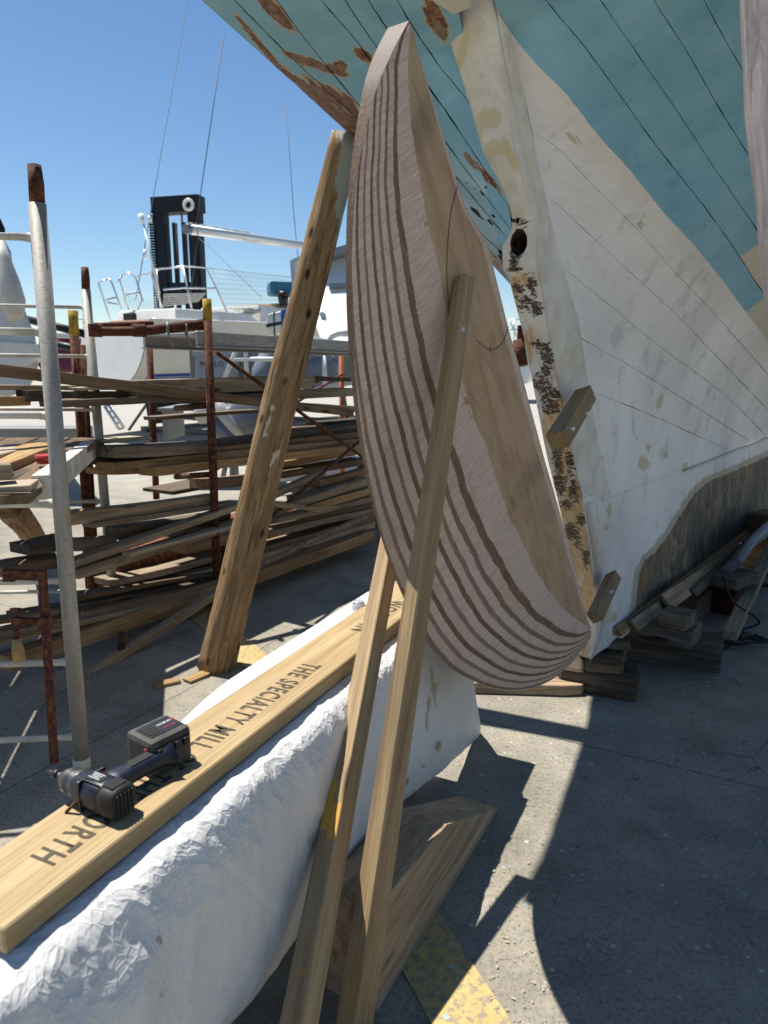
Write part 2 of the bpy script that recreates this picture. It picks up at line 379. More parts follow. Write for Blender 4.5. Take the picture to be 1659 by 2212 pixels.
def m_tarp():
    m = M('white_woven_tarpaulin'); v = m.obj()
    nz = m.n('ShaderNodeTexNoise'); m.l(v, nz.inputs['Vector']); nz.inputs['Scale'].default_value = 6; nz.inputs['Detail'].default_value = 3
    add = m.n('ShaderNodeVectorMath'); add.operation = 'MULTIPLY_ADD'; m.l(nz.outputs['Color'], add.inputs[0]); add.inputs[1].default_value = (.12, .12, .12); m.l(v, add.inputs[2]); w = add.outputs[0]
    d1 = m.vor(m.map(w, (1, 1, .8)), 19, 'DISTANCE_TO_EDGE'); d2 = m.vor(m.map(w, (1, 1.2, .9)), 52, 'DISTANCE_TO_EDGE'); d3 = m.vor(m.map(w, (1, 1, .35)), 9, 'DISTANCE_TO_EDGE')
    cr = m.attr('crump')
    h = m.math('MULTIPLY', m.math('ADD', m.math('MULTIPLY', m.math('MINIMUM', d1, .22), 1.0), m.math('MULTIPLY', m.math('MINIMUM', d2, .2), .5)), cr)
    h = m.math('ADD', h, m.math('MULTIPLY', m.math('MINIMUM', d3, .10), .9))
    st_ = m.noise(m.map(v, (9, 9, 2.0)), 3, 5, .6); h = m.math('ADD', m.math('MULTIPLY', h, -1.0), m.math('MULTIPLY', st_, .25))
    col = m.ramp(m.noise(v, 2.4, 5, .6), [(.3, (.56, .55, .535)), (.6, (.66, .65, .63))])
    st = m.mask('stain', m.map(v, (1, 1, .45)), 24, 3.4, .25, 9)
    col = m.mix(m.math('MULTIPLY', st, .8), col, m.ramp(m.noise(v, 24, 4, .7), [(.35, (.13, .08, .03)), (.6, (.42, .31, .16)), (.75, (.62, .52, .36))]))
    col = m.mix(m.math('MULTIPLY', m.mask('fold', v, 5, .1, .03), .55), col, (.66, .655, .64))
    col = m.mix(m.math('MULTIPLY', m.remap(m.noise(v, 40, 5, .7), .67, .75), .4), col, (.34, .30, .24))
    return m.out(col, m.ramp(st_, [(.3, .48), (.7, .65)]), m.bump(h, .5, .018), None, .35)
MAT['tarp'] = m_tarp()

def m_ground():
    m = M('stained_concrete'); v = m.obj()
    big = m.noise(v, .55, 6, .6, .3); md = m.noise(v, 3.2, 7, .65); fi = m.noise(v, 70, 6, .75)
    col = m.ramp(md, [(.3, (.175, .16, .13)), (.5, (.245, .225, .182)), (.7, (.31, .285, .233))])
    col = m.mix(m.math('MULTIPLY', m.remap(big, .52, .68), .5), col, (.21, .195, .17))
    col = m.mix(.8, col, m.ramp(fi, [(.28, .42), (.5, 1.0), (.72, 1.25)]), 'MULTIPLY')
    agg = m.vor(v, 140, out='Color'); d = m.vor(v, 140)
    ga = m.n('ShaderNodeSeparateColor'); m.l(agg, ga.inputs[0])
    pit = m.math('MULTIPLY', m.math('GREATER_THAN', ga.outputs[0], .86), m.remap(d, .5, .25))
    col = m.mix(m.math('MULTIPLY', pit, .6), col, (.10, .09, .08))
    fl = m.vor(v, 26, out='Color'); fd = m.vor(m.map(v, (1, 1.6, 1)), 26)
    gs = m.n('ShaderNodeSeparateColor'); m.l(fl, gs.inputs[0])
    fd2 = m.vor(v, 26)
    fleck = m.math('MULTIPLY', m.math('GREATER_THAN', gs.outputs[1], .78), m.remap(m.math('ADD', fd2, m.math('MULTIPLY', m.math('SUBTRACT', fi, .5), .35)), .22, .14))
    col = m.mix(m.math('MULTIPLY', fleck, .65), col, m.mix(m.math('GREATER_THAN', gs.outputs[2], .72), (.50, .47, .39), (.24, .38, .43)))
    oil = m.remap(m.noise(v, 1.5, 5, .7), .60, .70)
    col = m.mix(m.math('MULTIPLY', oil, .4), col, (.12, .11, .10))
    ck = m.vor(m.map(v, (1, 1, 0)), 1.1, 'DISTANCE_TO_EDGE'); ckn = m.math('ADD', ck, m.math('MULTIPLY', m.math('SUBTRACT', m.noise(v, 9, 5, .7), .5), .05))
    ckm = m.math('MULTIPLY', m.remap(m.math('ABSOLUTE', ckn), .0035, .0012), m.remap(m.noise(v, .9, 2), .5, .6))
    col = m.mix(m.math('MULTIPLY', ckm, .6), col, (.06, .055, .05))
    drip = m.remap(m.math('ADD', m.vor(v, 7), m.math('MULTIPLY', m.math('SUBTRACT', fi, .5), .25)), .11, .07)
    col = m.mix(m.math('MULTIPLY', drip, .5), col, (.10, .09, .08))
    saw = m.math('MULTIPLY', m.remap(m.noise(v, 1.1, 6, .7), .54, .68), m.remap(fi, .45, .6))
    col = m.mix(m.math('MULTIPLY', saw, .45), col, (.42, .36, .27))
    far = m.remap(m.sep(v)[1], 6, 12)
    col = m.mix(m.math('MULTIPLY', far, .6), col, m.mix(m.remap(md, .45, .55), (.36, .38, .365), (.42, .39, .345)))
    br = m.n('ShaderNodeTexBrick'); m.l(m.map(v, (1, 1, 1), (0, 0, R(-62)), (.35, .2, 0)), br.inputs['Vector']); br.offset = .0
    br.inputs['Scale'].default_value = .36; br.inputs['Mortar Size'].default_value = .0016; br.inputs['Mortar Smooth'].default_value = .4
    br.inputs['Color1'].default_value = (1, 1, 1, 1); br.inputs['Color2'].default_value = (.95, .95, .95, 1); br.inputs['Mortar'].default_value = (.3, .3, .3, 1)
    br.inputs['Brick Width'].default_value = 1.1; br.inputs['Row Height'].default_value = .9
    col = m.mix(.8, col, br.outputs[0], 'MULTIPLY')
    return m.out(col, .85, m.bump(m.math('ADD', m.math('SUBTRACT', fi, m.math('MULTIPLY', pit, .8)), m.math('MULTIPLY', md, .6)), .45, .006), None, .2)
MAT['ground'] = m_ground()

def m_yellow():
    m = M('worn_yellow_marking'); v = m.obj(); fi = m.noise(v, 45, 6, .75); md = m.noise(v, 6, 5, .65)
    col = m.mix(m.remap(fi, .46, .60), m.ramp(md, [(.3, (.40, .28, .105)), (.7, (.50, .37, .16))]), (.23, .20, .15))
    fl = m.vor(v, 20, out='Color'); gs = m.n('ShaderNodeSeparateColor'); m.l(fl, gs.inputs[0])
    f = m.math('MULTIPLY', m.math('GREATER_THAN', gs.outputs[1], .8), m.remap(m.vor(v, 20), .2, .12))
    col = m.mix(m.math('MULTIPLY', f, .7), col, (.25, .42, .46))
    return m.out(col, .8, m.bump(fi, .4, .004), None, .2)
MAT['yellow'] = m_yellow()

def m_rust(name='rusted_steel', k=1.0):
    m = M(name); v = m.robj(); a = m.noise(v, 45, 6, .7); b = m.noise(v, 9, 5, .6)
    col = m.ramp(a, [(.3, (.02, .009, .007)), (.48, (.075*k, .026*k, .014*k)), (.62, (.17*k, .062*k, .026*k)), (.75, (.30*k, .13*k, .06*k))])
    col = m.mix(m.math('MULTIPLY', m.remap(b, .5, .7), .5), col, (.035, .016, .012))
    return m.out(col, .85, m.bump(a, .5, .004), .15, .3)
MAT['rust'] = m_rust(); MAT['rustred'] = m_rust('rust_red_steel', 1.5)

def m_galv():
    m = M('weathered_galvanised_tube'); v = m.robj(); a = m.noise(v, 60, 6, .7); b = m.noise(m.map(v, (1, 1, .25)), 6, 5, .6)
    col = m.ramp(b, [(.3, (.235, .225, .20)), (.5, (.31, .30, .275)), (.7, (.37, .36, .335))])
    col = m.mix(.6, col, m.ramp(a, [(.3, .55), (.5, 1.0), (.7, 1.12)]), 'MULTIPLY')
    col = m.mix(m.math('MULTIPLY', m.remap(m.noise(v, 3.3, 5, .6), .56, .68), .5), col, (.26, .20, .11))
    col = m.mix(m.remap(a, .70, .76), col, (.66, .65, .60))
    return m.out(col, .6, m.bump(a, .35, .003), .25, .4)
MAT['galv'] = m_galv()
def m_rung():
    m = M('splashed_white_tube'); v = m.robj(); a = m.noise(v, 30, 6, .7); b = m.noise(v, 8, 5, .6)
    col = m.ramp(b, [(.3, (.36, .34, .29)), (.55, (.55, .53, .47)), (.75, (.66, .64, .58))])
    col = m.mix(m.remap(a, .58, .66), col, (.42, .36, .16)); col = m.mix(m.remap(a, .38, .32), col, (.16, .12, .07))
    return m.out(col, .7, m.bump(a, .5, .004), 0, .3)
MAT['rung'] = m_rung()
def m_deck():
    m = M('scaffold_aluminium'); v = m.robj(); a = m.noise(m.map(v, (3, 30, 30)), 4, 5, .6); b = m.noise(v, 18, 5, .6)
    col = m.ramp(a, [(.3, (.24, .235, .22)), (.7, (.40, .39, .37))]); col = m.mix(.5, col, m.ramp(b, [(.35, .7), (.6, 1.05)]), 'MULTIPLY')
    return m.out(col, .45, m.bump(b, .2, .002), .55, .5)
MAT['alu'] = m_deck()
MAT['gel'] = plain('boat_gelcoat', (.70, .70, .66), .3, 0, .5, .08, 2)
MAT['gelc'] = plain('cream_gelcoat', (.66, .64, .56), .35, 0, .5, .08, 2)
MAT['gelgrey'] = plain('grey_white_gelcoat', (.52, .53, .53), .4, 0, .5, .1, 2)
MAT['steel'] = plain('polished_rail', (.66, .67, .68), .25, .6, .5, .06)
MAT['alub'] = plain('spar_aluminium', (.60, .62, .64), .35, .5, .5, .06)
MAT['navy'] = plain('navy_paint', (.005, .007, .015), .5, 0, .3, .2)
MAT['black'] = plain('black_plastic', (.012, .012, .013), .45, 0, .5, .25, 30)
MAT['blackr'] = plain('black_rubber', (.02, .02, .021), .75, 0, .3, .25, 25)
MAT['bluestripe'] = plain('blue_stripe', (.02, .08, .33), .4)
MAT['greystripe'] = plain('grey_stripe', (.22, .25, .27), .4)
MAT['bluestrap'] = plain('blue_webbing', (.015, .09, .42), .6)
MAT['bluecloth'] = plain('blue_cover', (.04, .16, .26), .8, 0, .2, .3, 10)
MAT['maroon'] = plain('maroon_hull', (.12, .012, .03), .35, 0, .5, .1, 2)
MAT['teak'] = plain('teak_trim', (.30, .15, .06), .6, 0, .3, .3, 20)
MAT['outgrey'] = plain('outboard_grey', (.13, .14, .165), .3, .2, .6, .1, 3)
MAT['outlight'] = plain('outboard_leg', (.42, .41, .37), .35, .2, .5, .1, 5)
MAT['infl'] = plain('inflatable_tube', (.15, .19, .25), .5, 0, .4, .1, 4)
MAT['greypl'] = plain('grey_plastic_bin', (.30, .32, .34), .5, 0, .4, .08, 5)
MAT['text'] = plain('stencil_ink', (.085, .07, .05), .8, 0, .2, .5, 120)
MAT['wire'] = plain('wire_rope', (.06, .075, .10), .6, 0, .3, .1)
MAT['rope'] = plain('rope', (.55, .55, .50), .9, 0, .2, .2, 60)
MAT['caulk'] = plain('seam_caulk', (.012, .011, .010), .9, 0, .1, .4, 20)
MAT['toolblue'] = plain('tool_housing', (.006, .010, .026), .45, 0, .45, .3, 40)
MAT['tooldust'] = plain('dusty_black_housing', (.024, .023, .022), .6, 0, .35, .6, 25)
MAT['toolred'] = plain('tool_red', (.38, .02, .015), .4)
MAT['toolmetal'] = plain('tool_metal', (.13, .125, .12), .4, .7, .5, .35, 60)
MAT['dustrim'] = plain('dusty_battery_shell', (.075, .07, .063), .7, 0, .3, .7, 30)
MAT['label'] = plain('label_black', (.012, .012, .014), .35, 0, .5, .2, 60)
MAT['ink'] = plain('white_ink', (.62, .62, .62), .5)
MAT['inkred'] = plain('red_ink', (.50, .02, .02), .5)
MAT['pencil'] = plain('pencil_mark', (.055, .04, .035), .8)
MAT['nail'] = plain('nail_steel', (.42, .42, .43), .35, .8, .5, .1)
MAT['redpaint'] = plain('dark_red_block', (.075, .016, .012), .8, 0, .2, .5, 14)
MAT['sheet'] = plain('blue_grey_sheeting', (.16, .18, .22), .5, 0, .4, .3, 9)
MAT['stand'] = plain('grey_painted_steel', (.20, .21, .21), .55, .2, .4, .25, 10)
MAT['whitetube'] = plain('white_tube', (.66, .66, .64), .4, 0, .5, .1, 6)
MAT['fendw'] = plain('dirty_fender', (.56, .53, .46), .6, 0, .3, .2, 7)
MAT['postyellow'] = plain('chipped_yellow_paint', (.40, .26, .03), .7, 0, .3, .6, 30)
MAT['orange'] = m_rust('orange_primer', 1.0)
o_ = M('orange_post'); MAT['orange'] = o_.out(o_.ramp(o_.noise(o_.robj(), 14, 5, .6), [(.3, (.20, .05, .015)), (.7, (.42, .12, .035))]), .7)
# ------------------------------------------------------------------ light
SHX, SHY = .39, -.27                          # shadow shift per metre of height
sun_dir = Vector((-SHX, -SHY, 1)).normalized()
sl = bpy.data.lights.new('sun', 'SUN'); so = bpy.data.objects.new('sun', sl); COL.objects.link(so)
sl.energy = 5.0; sl.angle = R(.55); sl.color = (1, .945, .86)
so.rotation_euler = sun_dir.to_track_quat('Z', 'Y').to_euler(); so.location = (-3, 4, 8)
w = bpy.data.worlds.new('World'); scn.world = w; w.use_nodes = True
wt = w.node_tree; sky = wt.nodes.new('ShaderNodeTexSky'); sky.sky_type = 'NISHITA'; sky.sun_disc = False
sky.sun_elevation = math.asin(sun_dir.z); sky.sun_rotation = math.atan2(sun_dir.x, sun_dir.y)
sky.altitude = 0; sky.air_density = 1.0; sky.dust_density = .0; sky.ozone_density = 2.5
hs = wt.nodes.new('ShaderNodeHueSaturation'); hs.inputs['Saturation'].default_value = 1.12; wt.links.new(sky.outputs[0], hs.inputs['Color']); wt.links.new(hs.outputs[0], wt.nodes['Background'].inputs[0]); wt.nodes['Background'].inputs[1].default_value = .070
vs = scn.view_settings; vs.view_transform = 'Standard'; vs.look = 'None'; vs.exposure = .8; vs.gamma = 1

# ------------------------------------------------------------------ ground
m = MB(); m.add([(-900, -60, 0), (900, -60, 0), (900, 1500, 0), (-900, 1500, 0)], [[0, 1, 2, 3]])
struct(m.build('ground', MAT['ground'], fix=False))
def flat(name, pts, mat, z=.004):
    m = MB(); m.add([(p[0], p[1], z) for p in pts], [list(range(len(pts)))])
    me = m.me(name, mat, fix=False)
    if me.polygons[0].normal.z < 0: me.flip_normals()
    return struct(link(name, me))
a, b = G(985, 2030), G(1095, 2195); d = (b-a).normalized(); c = G(873, 2105); e = c + d*1.2
flat('ground_marking', [a - d*.25, b + d*.9, e, c - d*.15], MAT['yellow'])
a, b = G(462, 1320), G(620, 1452); d = (b-a).normalized(); c, e = G(405, 1330), G(548, 1462)
flat('ground_marking', [a - d*1.6, b + d*.12, e, c - d*1.6], MAT['yellow'])

# ------------------------------------------------------------------ the wooden fishing boat
AX = Vector((.62, .78, 0)).normalized(); ST = Vector((AX.y, -AX.x, 0)); O = Vector((.91, 3.12, 0))
def axl(p): r = p - O; return r.dot(AX), r.dot(ST)
def bpt(ax, L, z): v = O + AX*ax + ST*L; return Vector((v.x, v.y, z))
def zr(ax):
    if ax > -.1: return .94
    if ax > -1.0: return .94 + (-.1-ax)*1.5/.9
    return 2.44 + .3*(-1-ax)
def ze(ax): return 2.656 - .175*(ax+1.36) if ax < -.44 else max(2.15, 2.495 - .10*(ax+.44))
def Le(ax): return min(1.7, .81 + .207*(ax+1.36))
GT = [(-1, 1.0), (-.35, 4.0), (1, 3.6), (3, 2.2)]
def zs(ax, L):
    L = abs(L)
    if L <= .1: return zr(ax)
    q = max(.12, ze(ax) - zr(ax))
    return zr(ax) + q*((L-.1)/(Le(ax)-.1))**(1/interp(GT, ax))
def hull(px, py, off=0.0):
    d = ray(px, py); t = .7; prev = None
    while t < 16:
        p = CAM + d*t; a_, l_ = axl(p)
        if p.z > zs(a_, l_):
            lo, hi = t-.03, t
            for _ in range(22):
                mid = (lo+hi)/2; q = CAM + d*mid; a_, l_ = axl(q)
                if q.z > zs(a_, l_): hi = mid
                else: lo = mid
            return CAM + d*(hi+off)
        t += .03
    q = PL(px, py, ST, ST.dot(O) + .1)
    return CAM + (q-CAM)*(1+off/ max(.1, (q-CAM).length))
boat = thing('fishing_boat', O, 'big wooden fishing boat on blocks, worn blue and white planked stern', 'boat')
def ell(px, py, L):
    """signed blob field: >0 inside any ellipse (cx,cy,rx,ry,angle deg)"""
    best = -1
    for cx, cy, rx, ry, an in L:
        c, s = math.cos(R(an)), math.sin(R(an)); dx, dy = px-cx, py-cy
        u, v_ = (dx*c+dy*s)/rx, (-dx*s+dy*c)/ry
        best = max(best, 1-math.hypot(u, v_))
    return best
def hullstrips(name, polys, mat, masks, ga, gb, nu=90, nv=9, cut=None):
    mbo = MB(); back = MB(); vals = {k: [] for k in masks}
    for i in range(len(polys)-1):
        A = catmull([Vector((x, y, 0)) for x, y in polys[i]], nu); B = catmull([Vector((x, y, 0)) for x, y in polys[i+1]], nu)
        for Q_ in (A, B):
            for q in Q_:
                jx = (noise.noise((q.x*.05, q.y*.05, 3.3))*1.6 + noise.noise((q.x*.2, q.y*.2, 1.3))*.5)*(.45 if ga > 1 else .3); q.x += jx; q.y -= jx
        rows = []; brow = []
        for a_, b_ in zip(A, B):
            wd = max(4, (b_-a_).length); j0 = .45+1.2*abs(noise.noise((a_.x*.021, a_.y*.021, i))) + .5*abs(noise.noise((a_.x*.11, a_.y*.11, i+9))); j1 = .45+1.2*abs(noise.noise((b_.x*.021, b_.y*.021, i+1))) + .5*abs(noise.noise((b_.x*.11, b_.y*.11, i+10)))
            g0 = (ga*j0 if i > 0 else 0)/wd; g1 = 1 - (gb*j1 if i < len(polys)-2 else 0)/wd
            r = []
            for k in range(nv):
                q = a_.lerp(b_, lerp(g0, g1, k/(nv-1))); r.append(hull(q.x, q.y))
                for nme, f in masks.items(): vals[nme].append(f(q.x, q.y, i))
            rows.append(r); brow.append([hull(lerp(a_.x, b_.x, k/4), lerp(a_.y, b_.y, k/4), .014) for k in range(5)])
        mbo.grid(rows); back.grid(brow)
    me = mbo.me(name, mat, fix=False)
    for k, v_ in vals.items(): setattr_pts(me, k, v_)
    o = link(name, me, boat)
    back.build('seam_caulking', MAT['caulk'], o, fix=False)
    return o
# starboard topside, blue
b0 = [(1040, -60), (1102, 68), (1160, 140), (1224, 204), (1290, 290), (1360, 367), (1430, 455), (1496, 526), (1560, 605), (1609, 671), (1700, 790), (1780, 872)]
s1 = [(1120, -80), (1179, 0), (1269, 109), (1410, 304), (1550, 485), (1650, 634), (1740, 760), (1810, 850)]
s2 = [(1240, -80), (1297, 0), (1387, 131), (1460, 236), (1550, 372), (1650, 517), (1760, 680), (1860, 820)]
s3 = [(1365, -80), (1412, 0), (1482, 109), (1550, 227), (1636, 367), (1760, 570), (1900, 790)]
s4 = [(1480, -80), (1521, 0), (1564, 82), (1609, 159), (1700, 310), (1940, 730)]
s5 = [(1620, -80), (1660, 0), (1750, 170), (1980, 640)]
s6 = [(1800, -80), (1850, 0), (1950, 200), (2040, 420)]
def bw(px, py, i):
    if i == 0: c = ((1609, 676), (1655, 640))
    elif i == 1: c = ((1596, 556), (1650, 520))
    else: return -1
    (x0, y0), (x1, y1) = c
    return max(-1, min(1, ((px-x0)*(y0-y1) + (py-y0)*(x1-x0))/60/ math.hypot(x1-x0, y1-y0)*6))
E_blue = [(1108, 88, 10, 40, -35)]
hullstrips('topside_planking', [b0, s1, s2, s3, s4, s5, s6], MAT['blue'],
    {'bare': lambda x, y, i: ell(x, y, E_blue)-.35, 'bare_in': lambda x, y, i: -1, 'bare_white': bw}, 1.15, 1.15)
# port counter, blue, seen from below
e0 = [(372, -62), (403, -31), (435, 0), (600, 148), (765, 298), (900, 418), (1000, 505), (1112, 625)]
p1 = [(455, -66), (480, -33), (507, 0), (600, 95), (700, 190), (771, 255), (900, 385), (1000, 480), (1112, 600)]
p2 = [(545, -70), (575, -30), (610, 18), (647, 69), (778, 230), (930, 400), (1110, 570)]
p3 = [(648, -76), (670, -40), (694, 0), (775, 95), (920, 300), (1108, 530)]
p4 = [(705, -82), (724, -40), (745, 0), (811, 98), (950, 290), (1106, 500)]
p5 = [(765, -90), (780, -40), (796, 0), (870, 110), (980, 265), (1100, 450)]
p6 = [(838, -96), (847, -45), (858, 0), (940, 130), (1022, 237), (1095, 400)]
p7 = [(952, -110), (966, -55), (985, 0), (1010, 120), (1050, 300), (1090, 420)]
E_p = [(605, 30, 48, 12, 52), (570, 8, 50, 9, 55), (680, 138, 76, 11, 20), (707, 232, 105, 26, 43), (745, 255, 62, 28, 45), (735, 215, 60, 18, 40), (690, 262, 90, 8, 45), (560, 95, 90, 7, 50), (640, 175, 60, 7, 45),
       (735, 140, 16, 10, 30), (786, 118, 26, 15, 40), (940, 45, 55, 22, 62), (1050, 380, 50, 7, 48), (1020, 350, 34, 8, 48), (1090, 600, 60, 40, 45)]
hullstrips('counter_planking', [e0, p1, p2, p3, p4, p5, p6, p7], MAT['blue'],
    {'bare': lambda x, y, i: ell(x, y, E_p), 'bare_in': lambda x, y, i: ell(x, y, E_p)-.16, 'bare_white': lambda x, y, i: -1}, 1.4, 1.4)
# starboard run, white
w1 = [(1150, 285), (1201, 317), (1290, 410), (1383, 503), (1470, 600), (1555, 691), (1659, 809), (1720, 880)]
w2 = [(1171, 412), (1206, 444), (1333, 562), (1473, 691), (1524, 745), (1659, 885), (1690, 915)]
w3 = [(1197, 560), (1260, 614), (1303, 648), (1412, 738), (1562, 850), (1644, 930), (1654, 941)]
w4 = [(1222, 708), (1228, 715), (1367, 794), (1505, 880), (1618, 952)]
w5 = [(1255, 830), (1269, 841), (1412, 899), (1577, 974)]
wb = [(1300, 1083), (1483, 1012), (1577, 974)]
w0 = b0[1:]
E_fill = [(1425, 868, 7, 26, 15), (1390, 1000, 18, 20, 0), (1297, 997, 9, 18, 10), (1383, 485, 10, 16, 20), (1438, 985, 7, 14, 10), (1480, 1010, 10, 14, 0), (1400, 970, 9, 14, 0), (1240, 300, 30, 10, 40)]
def edgey(x, y):
    # distance to the white/blue boundary
    d = min(math.hypot(x-a_, y-c_) for a_, c_ in [(lerp(b0[k][0], b0[k+1][0], u/6), lerp(b0[k][1], b0[k+1][1], u/6)) for k in range(len(b0)-1) for u in range(6)])
    return 1 - d/38
hullstrips('run_planking', [w0, w1, w2, w3, w4, w5, wb], MAT['white'],
    {'filler': lambda x, y, i: ell(x, y, E_fill)-.2, 'bare_white': lambda x, y, i: edgey(x, y) if i == 0 else -1, 'bare': lambda x, y, i: -1, 'rust_rim': lambda x, y, i: -1}, .6, .6)

# deadwood and keel (vertical face at L=.1), sternpost
PS = ST.dot(O)
raw_b = [(1366, 1400), (1372, 1306), (1381, 1235), (1398, 1205), (1414, 1193), (1449, 1148), (1478, 1099), (1504, 1060), (1530, 1040), (1600, 1010), (1659, 985), (1760, 940)]
def raw(px, py, off=0):
    best = 1e9; side = -1
    for (x0, y0), (x1, y1) in zip(raw_b, raw_b[1:]):
        dx, dy = x1-x0, y1-y0; u = min(1, max(0, ((px-x0)*dx+(py-y0)*dy)/(dx*dx+dy*dy)))
        d = math.hypot(px-x0-u*dx, py-y0-u*dy)
        if d < best: best = d; side = 1 if dx*(py-y0) - dy*(px-x0) > 0 else -1
    return max(-1, min(1, side*best/55 + off))
top_l = [(1256, 1060), (1300, 1072), (1400, 1036), (1483, 1012), (1577, 974), (1659, 940), (1800, 880), (1900, 838)]
bot_l = [(1272, 1434), (1340, 1382), (1430, 1310), (1560, 1205), (1640, 1140), (1720, 1078), (1800, 1015), (1900, 945)]
A = catmull([Vector((x, y, 0)) for x, y in top_l], 90); B = catmull([Vector((x, y, 0)) for x, y in bot_l], 90)
m = MB(); rows = []; va = {'bare': [], 'rust_rim': [], 'filler': [], 'bare_white': []}
rcl = [(1258, 1083), (1277, 1200), (1284, 1261), (1297, 1325), (1288, 1385), (1272, 1434)]
E_f2 = [(1315, 1105, 8, 26, 5), (1325, 1335, 8, 18, 20), (1310, 1140, 10, 10, 0)]
for i, (a_, b_) in enumerate(zip(A, B)):
    r = []
    for k in range(40):
        q = a_.lerp(b_, k/39)
        # left border follows the sternpost corner
        lx = interp([(y, x) for x, y in rcl], q.y); q.x = q.x + (lx-q.x)*max(0, 1-i/8)
        p = PL(q.x, q.y, ST, PS+.1); r.append(p)
        va['bare'].append(raw(q.x, q.y)); va['rust_rim'].append(raw(q.x, q.y, .2)); va['filler'].append(ell(q.x, q.y, E_f2)-.2); va['bare_white'].append(-1)
    rows.append(r)
m.grid(rows); n0_ = len(m.v)
m2 = [[p - ST*.2 for p in r] for r in rows[14::6]]
m.grid(m2)
# keel underside
m.grid([[r[-1], r[-1]-ST*.2] for r in rows[14:]])
me = m.me('deadwood', MAT['white'], fix=False)
for k, v_ in va.items(): setattr_pts(me, k, v_ + [-1]*(len(m.v)-len(v_)))
dw = link('deadwood', me, boat)
# raised lip along the foot of the planking
pts = [PL(x, y+3, ST, PS+.112) for x, y in [(1480, 1014), (1540, 991), (1600, 966), (1659, 943), (1760, 900)]]
mm = MB(); mm.tube(pts, .007, 8); o = mm.build('rubbing_strake', MAT['fendw'], boat)
# sternpost
le = [(-30, 940), (20, 952), (60, 962), (100, 975), (210, 1010), (330, 1040), (400, 1065), (470, 1083), (500, 1085), (550, 1085), (583, 1086), (590, 1097), (620, 1104), (720, 1130), (850, 1155), (980, 1180), (1083, 1206), (1180, 1228), (1240, 1240), (1330, 1258), (1380, 1256), (1410, 1246)]
rc = [(-30, 1052), (20, 1062), (60, 1068), (100, 1076), (210, 1094), (330, 1111), (400, 1132), (470, 1155), (500, 1158), (550, 1159), (583, 1160), (590, 1163), (620, 1168), (720, 1185), (850, 1208), (980, 1235), (1083, 1258), (1180, 1274), (1240, 1282), (1330, 1297), (1380, 1290), (1425, 1273)]
rb = [(-30, 1070), (20, 1080), (68, 1088), (113, 1095), (190, 1113), (254, 1129), (330, 1150), (408, 1168), (571, 1198), (691, 1221), (830, 1244), (975, 1269), (1083, 1300)]
NR = 110; rows = []; mk = {'bare': [], 'rust': [], 'filler': []}
E_b = [(1120, 478, 30, 8, 8), (1100, 480, 20, 6, 0), (1112, 560, 12, 18, 0), (1112, 582, 18, 5, 0), (1118, 620, 14, 12, 0), (1150, 615, 10, 24, 0), (1130, 655, 14, 16, 0), (1160, 668, 15, 14, 0), (1140, 645, 20, 10, 0),
       (1165, 745, 20, 10, 0), (1185, 770, 14, 22, 0), (1180, 805, 12, 16, 0), (1170, 830, 26, 14, 0), (1195, 852, 26, 12, 0), (1190, 880, 20, 16, 0), (1185, 860, 16, 10, 0), (1205, 990, 12, 30, 0), (1232, 1000, 10, 26, 0), (1210, 1045, 16, 24, 0), (1240, 1060, 12, 24, 0), (1225, 1090, 14, 12, 0),
       (1235, 1150, 16, 20, 0), (1258, 1125, 12, 14, 0), (1250, 1175, 10, 10, 0), (1268, 1205, 8, 22, 0)]
E_r = [(1200, 900, 14, 60, 10), (1228, 900, 12, 90, 12), (1100, 700, 14, 110, 8), (1120, 610, 30, 14, 0), (1240, 1100, 30, 70, 10), (1255, 1190, 28, 60, 10), (1215, 1000, 14, 70, 8), (1270, 1280, 14, 70, 8), (1250, 1400, 24, 20, 0), (1183, 920, 12, 40, 8), (1140, 760, 14, 60, 10)]
E_ff = [(1058, 255, 26, 22, 0), (1070, 320, 22, 18, 0), (1100, 330, 10, 40, -20), (1048, 350, 14, 40, 10), (1000, 110, 10, 60, 15), (1030, 300, 12, 60, 10)]
PROUD = [(0, 0), (500, 0)]
for i in range(NR):
    y = lerp(-30, 1422, i/(NR-1)); xl, xr = interp(le, min(y, 1410)), interp(rc, y)
    xb = interp(rb, y) if y < 1083 else xr + 4
    yr = y if y < 1300 else y
    a_ = PL(xl, min(y, 1416), ST, PS-.085); b_ = PL(xr, y, ST, PS+.085); c_ = PL(max(xb, xr+3), y, ST, PS+.102)
    f_ = Vector(a_) + AX*((c_-b_).dot(AX)+.12)
    row = []
    for k in range(15):
        row.append(a_.lerp(b_, k/14)); q = (lerp(xl, xr, k/14), y)
        mk['bare'].append(ell(*q, E_b)-.05); mk['rust'].append(ell(*q, E_r)); mk['filler'].append(ell(*q, E_ff))
    for k in range(1, 7):
        pp = b_.lerp(c_, k/6)
        groove = -.012*math.exp(-((k-4.3)/.8)**2) if y < 560 else 0
        row.append(pp + ST*groove); mk['bare'].append(-1); mk['rust'].append(-.6); mk['filler'].append(-1)
    for q in (c_ + AX*.12, f_ + AX*.12, f_):
        row.append(q); mk['bare'].append(-1); mk['rust'].append(-.5); mk['filler'].append(-1)
    rows.append(row)
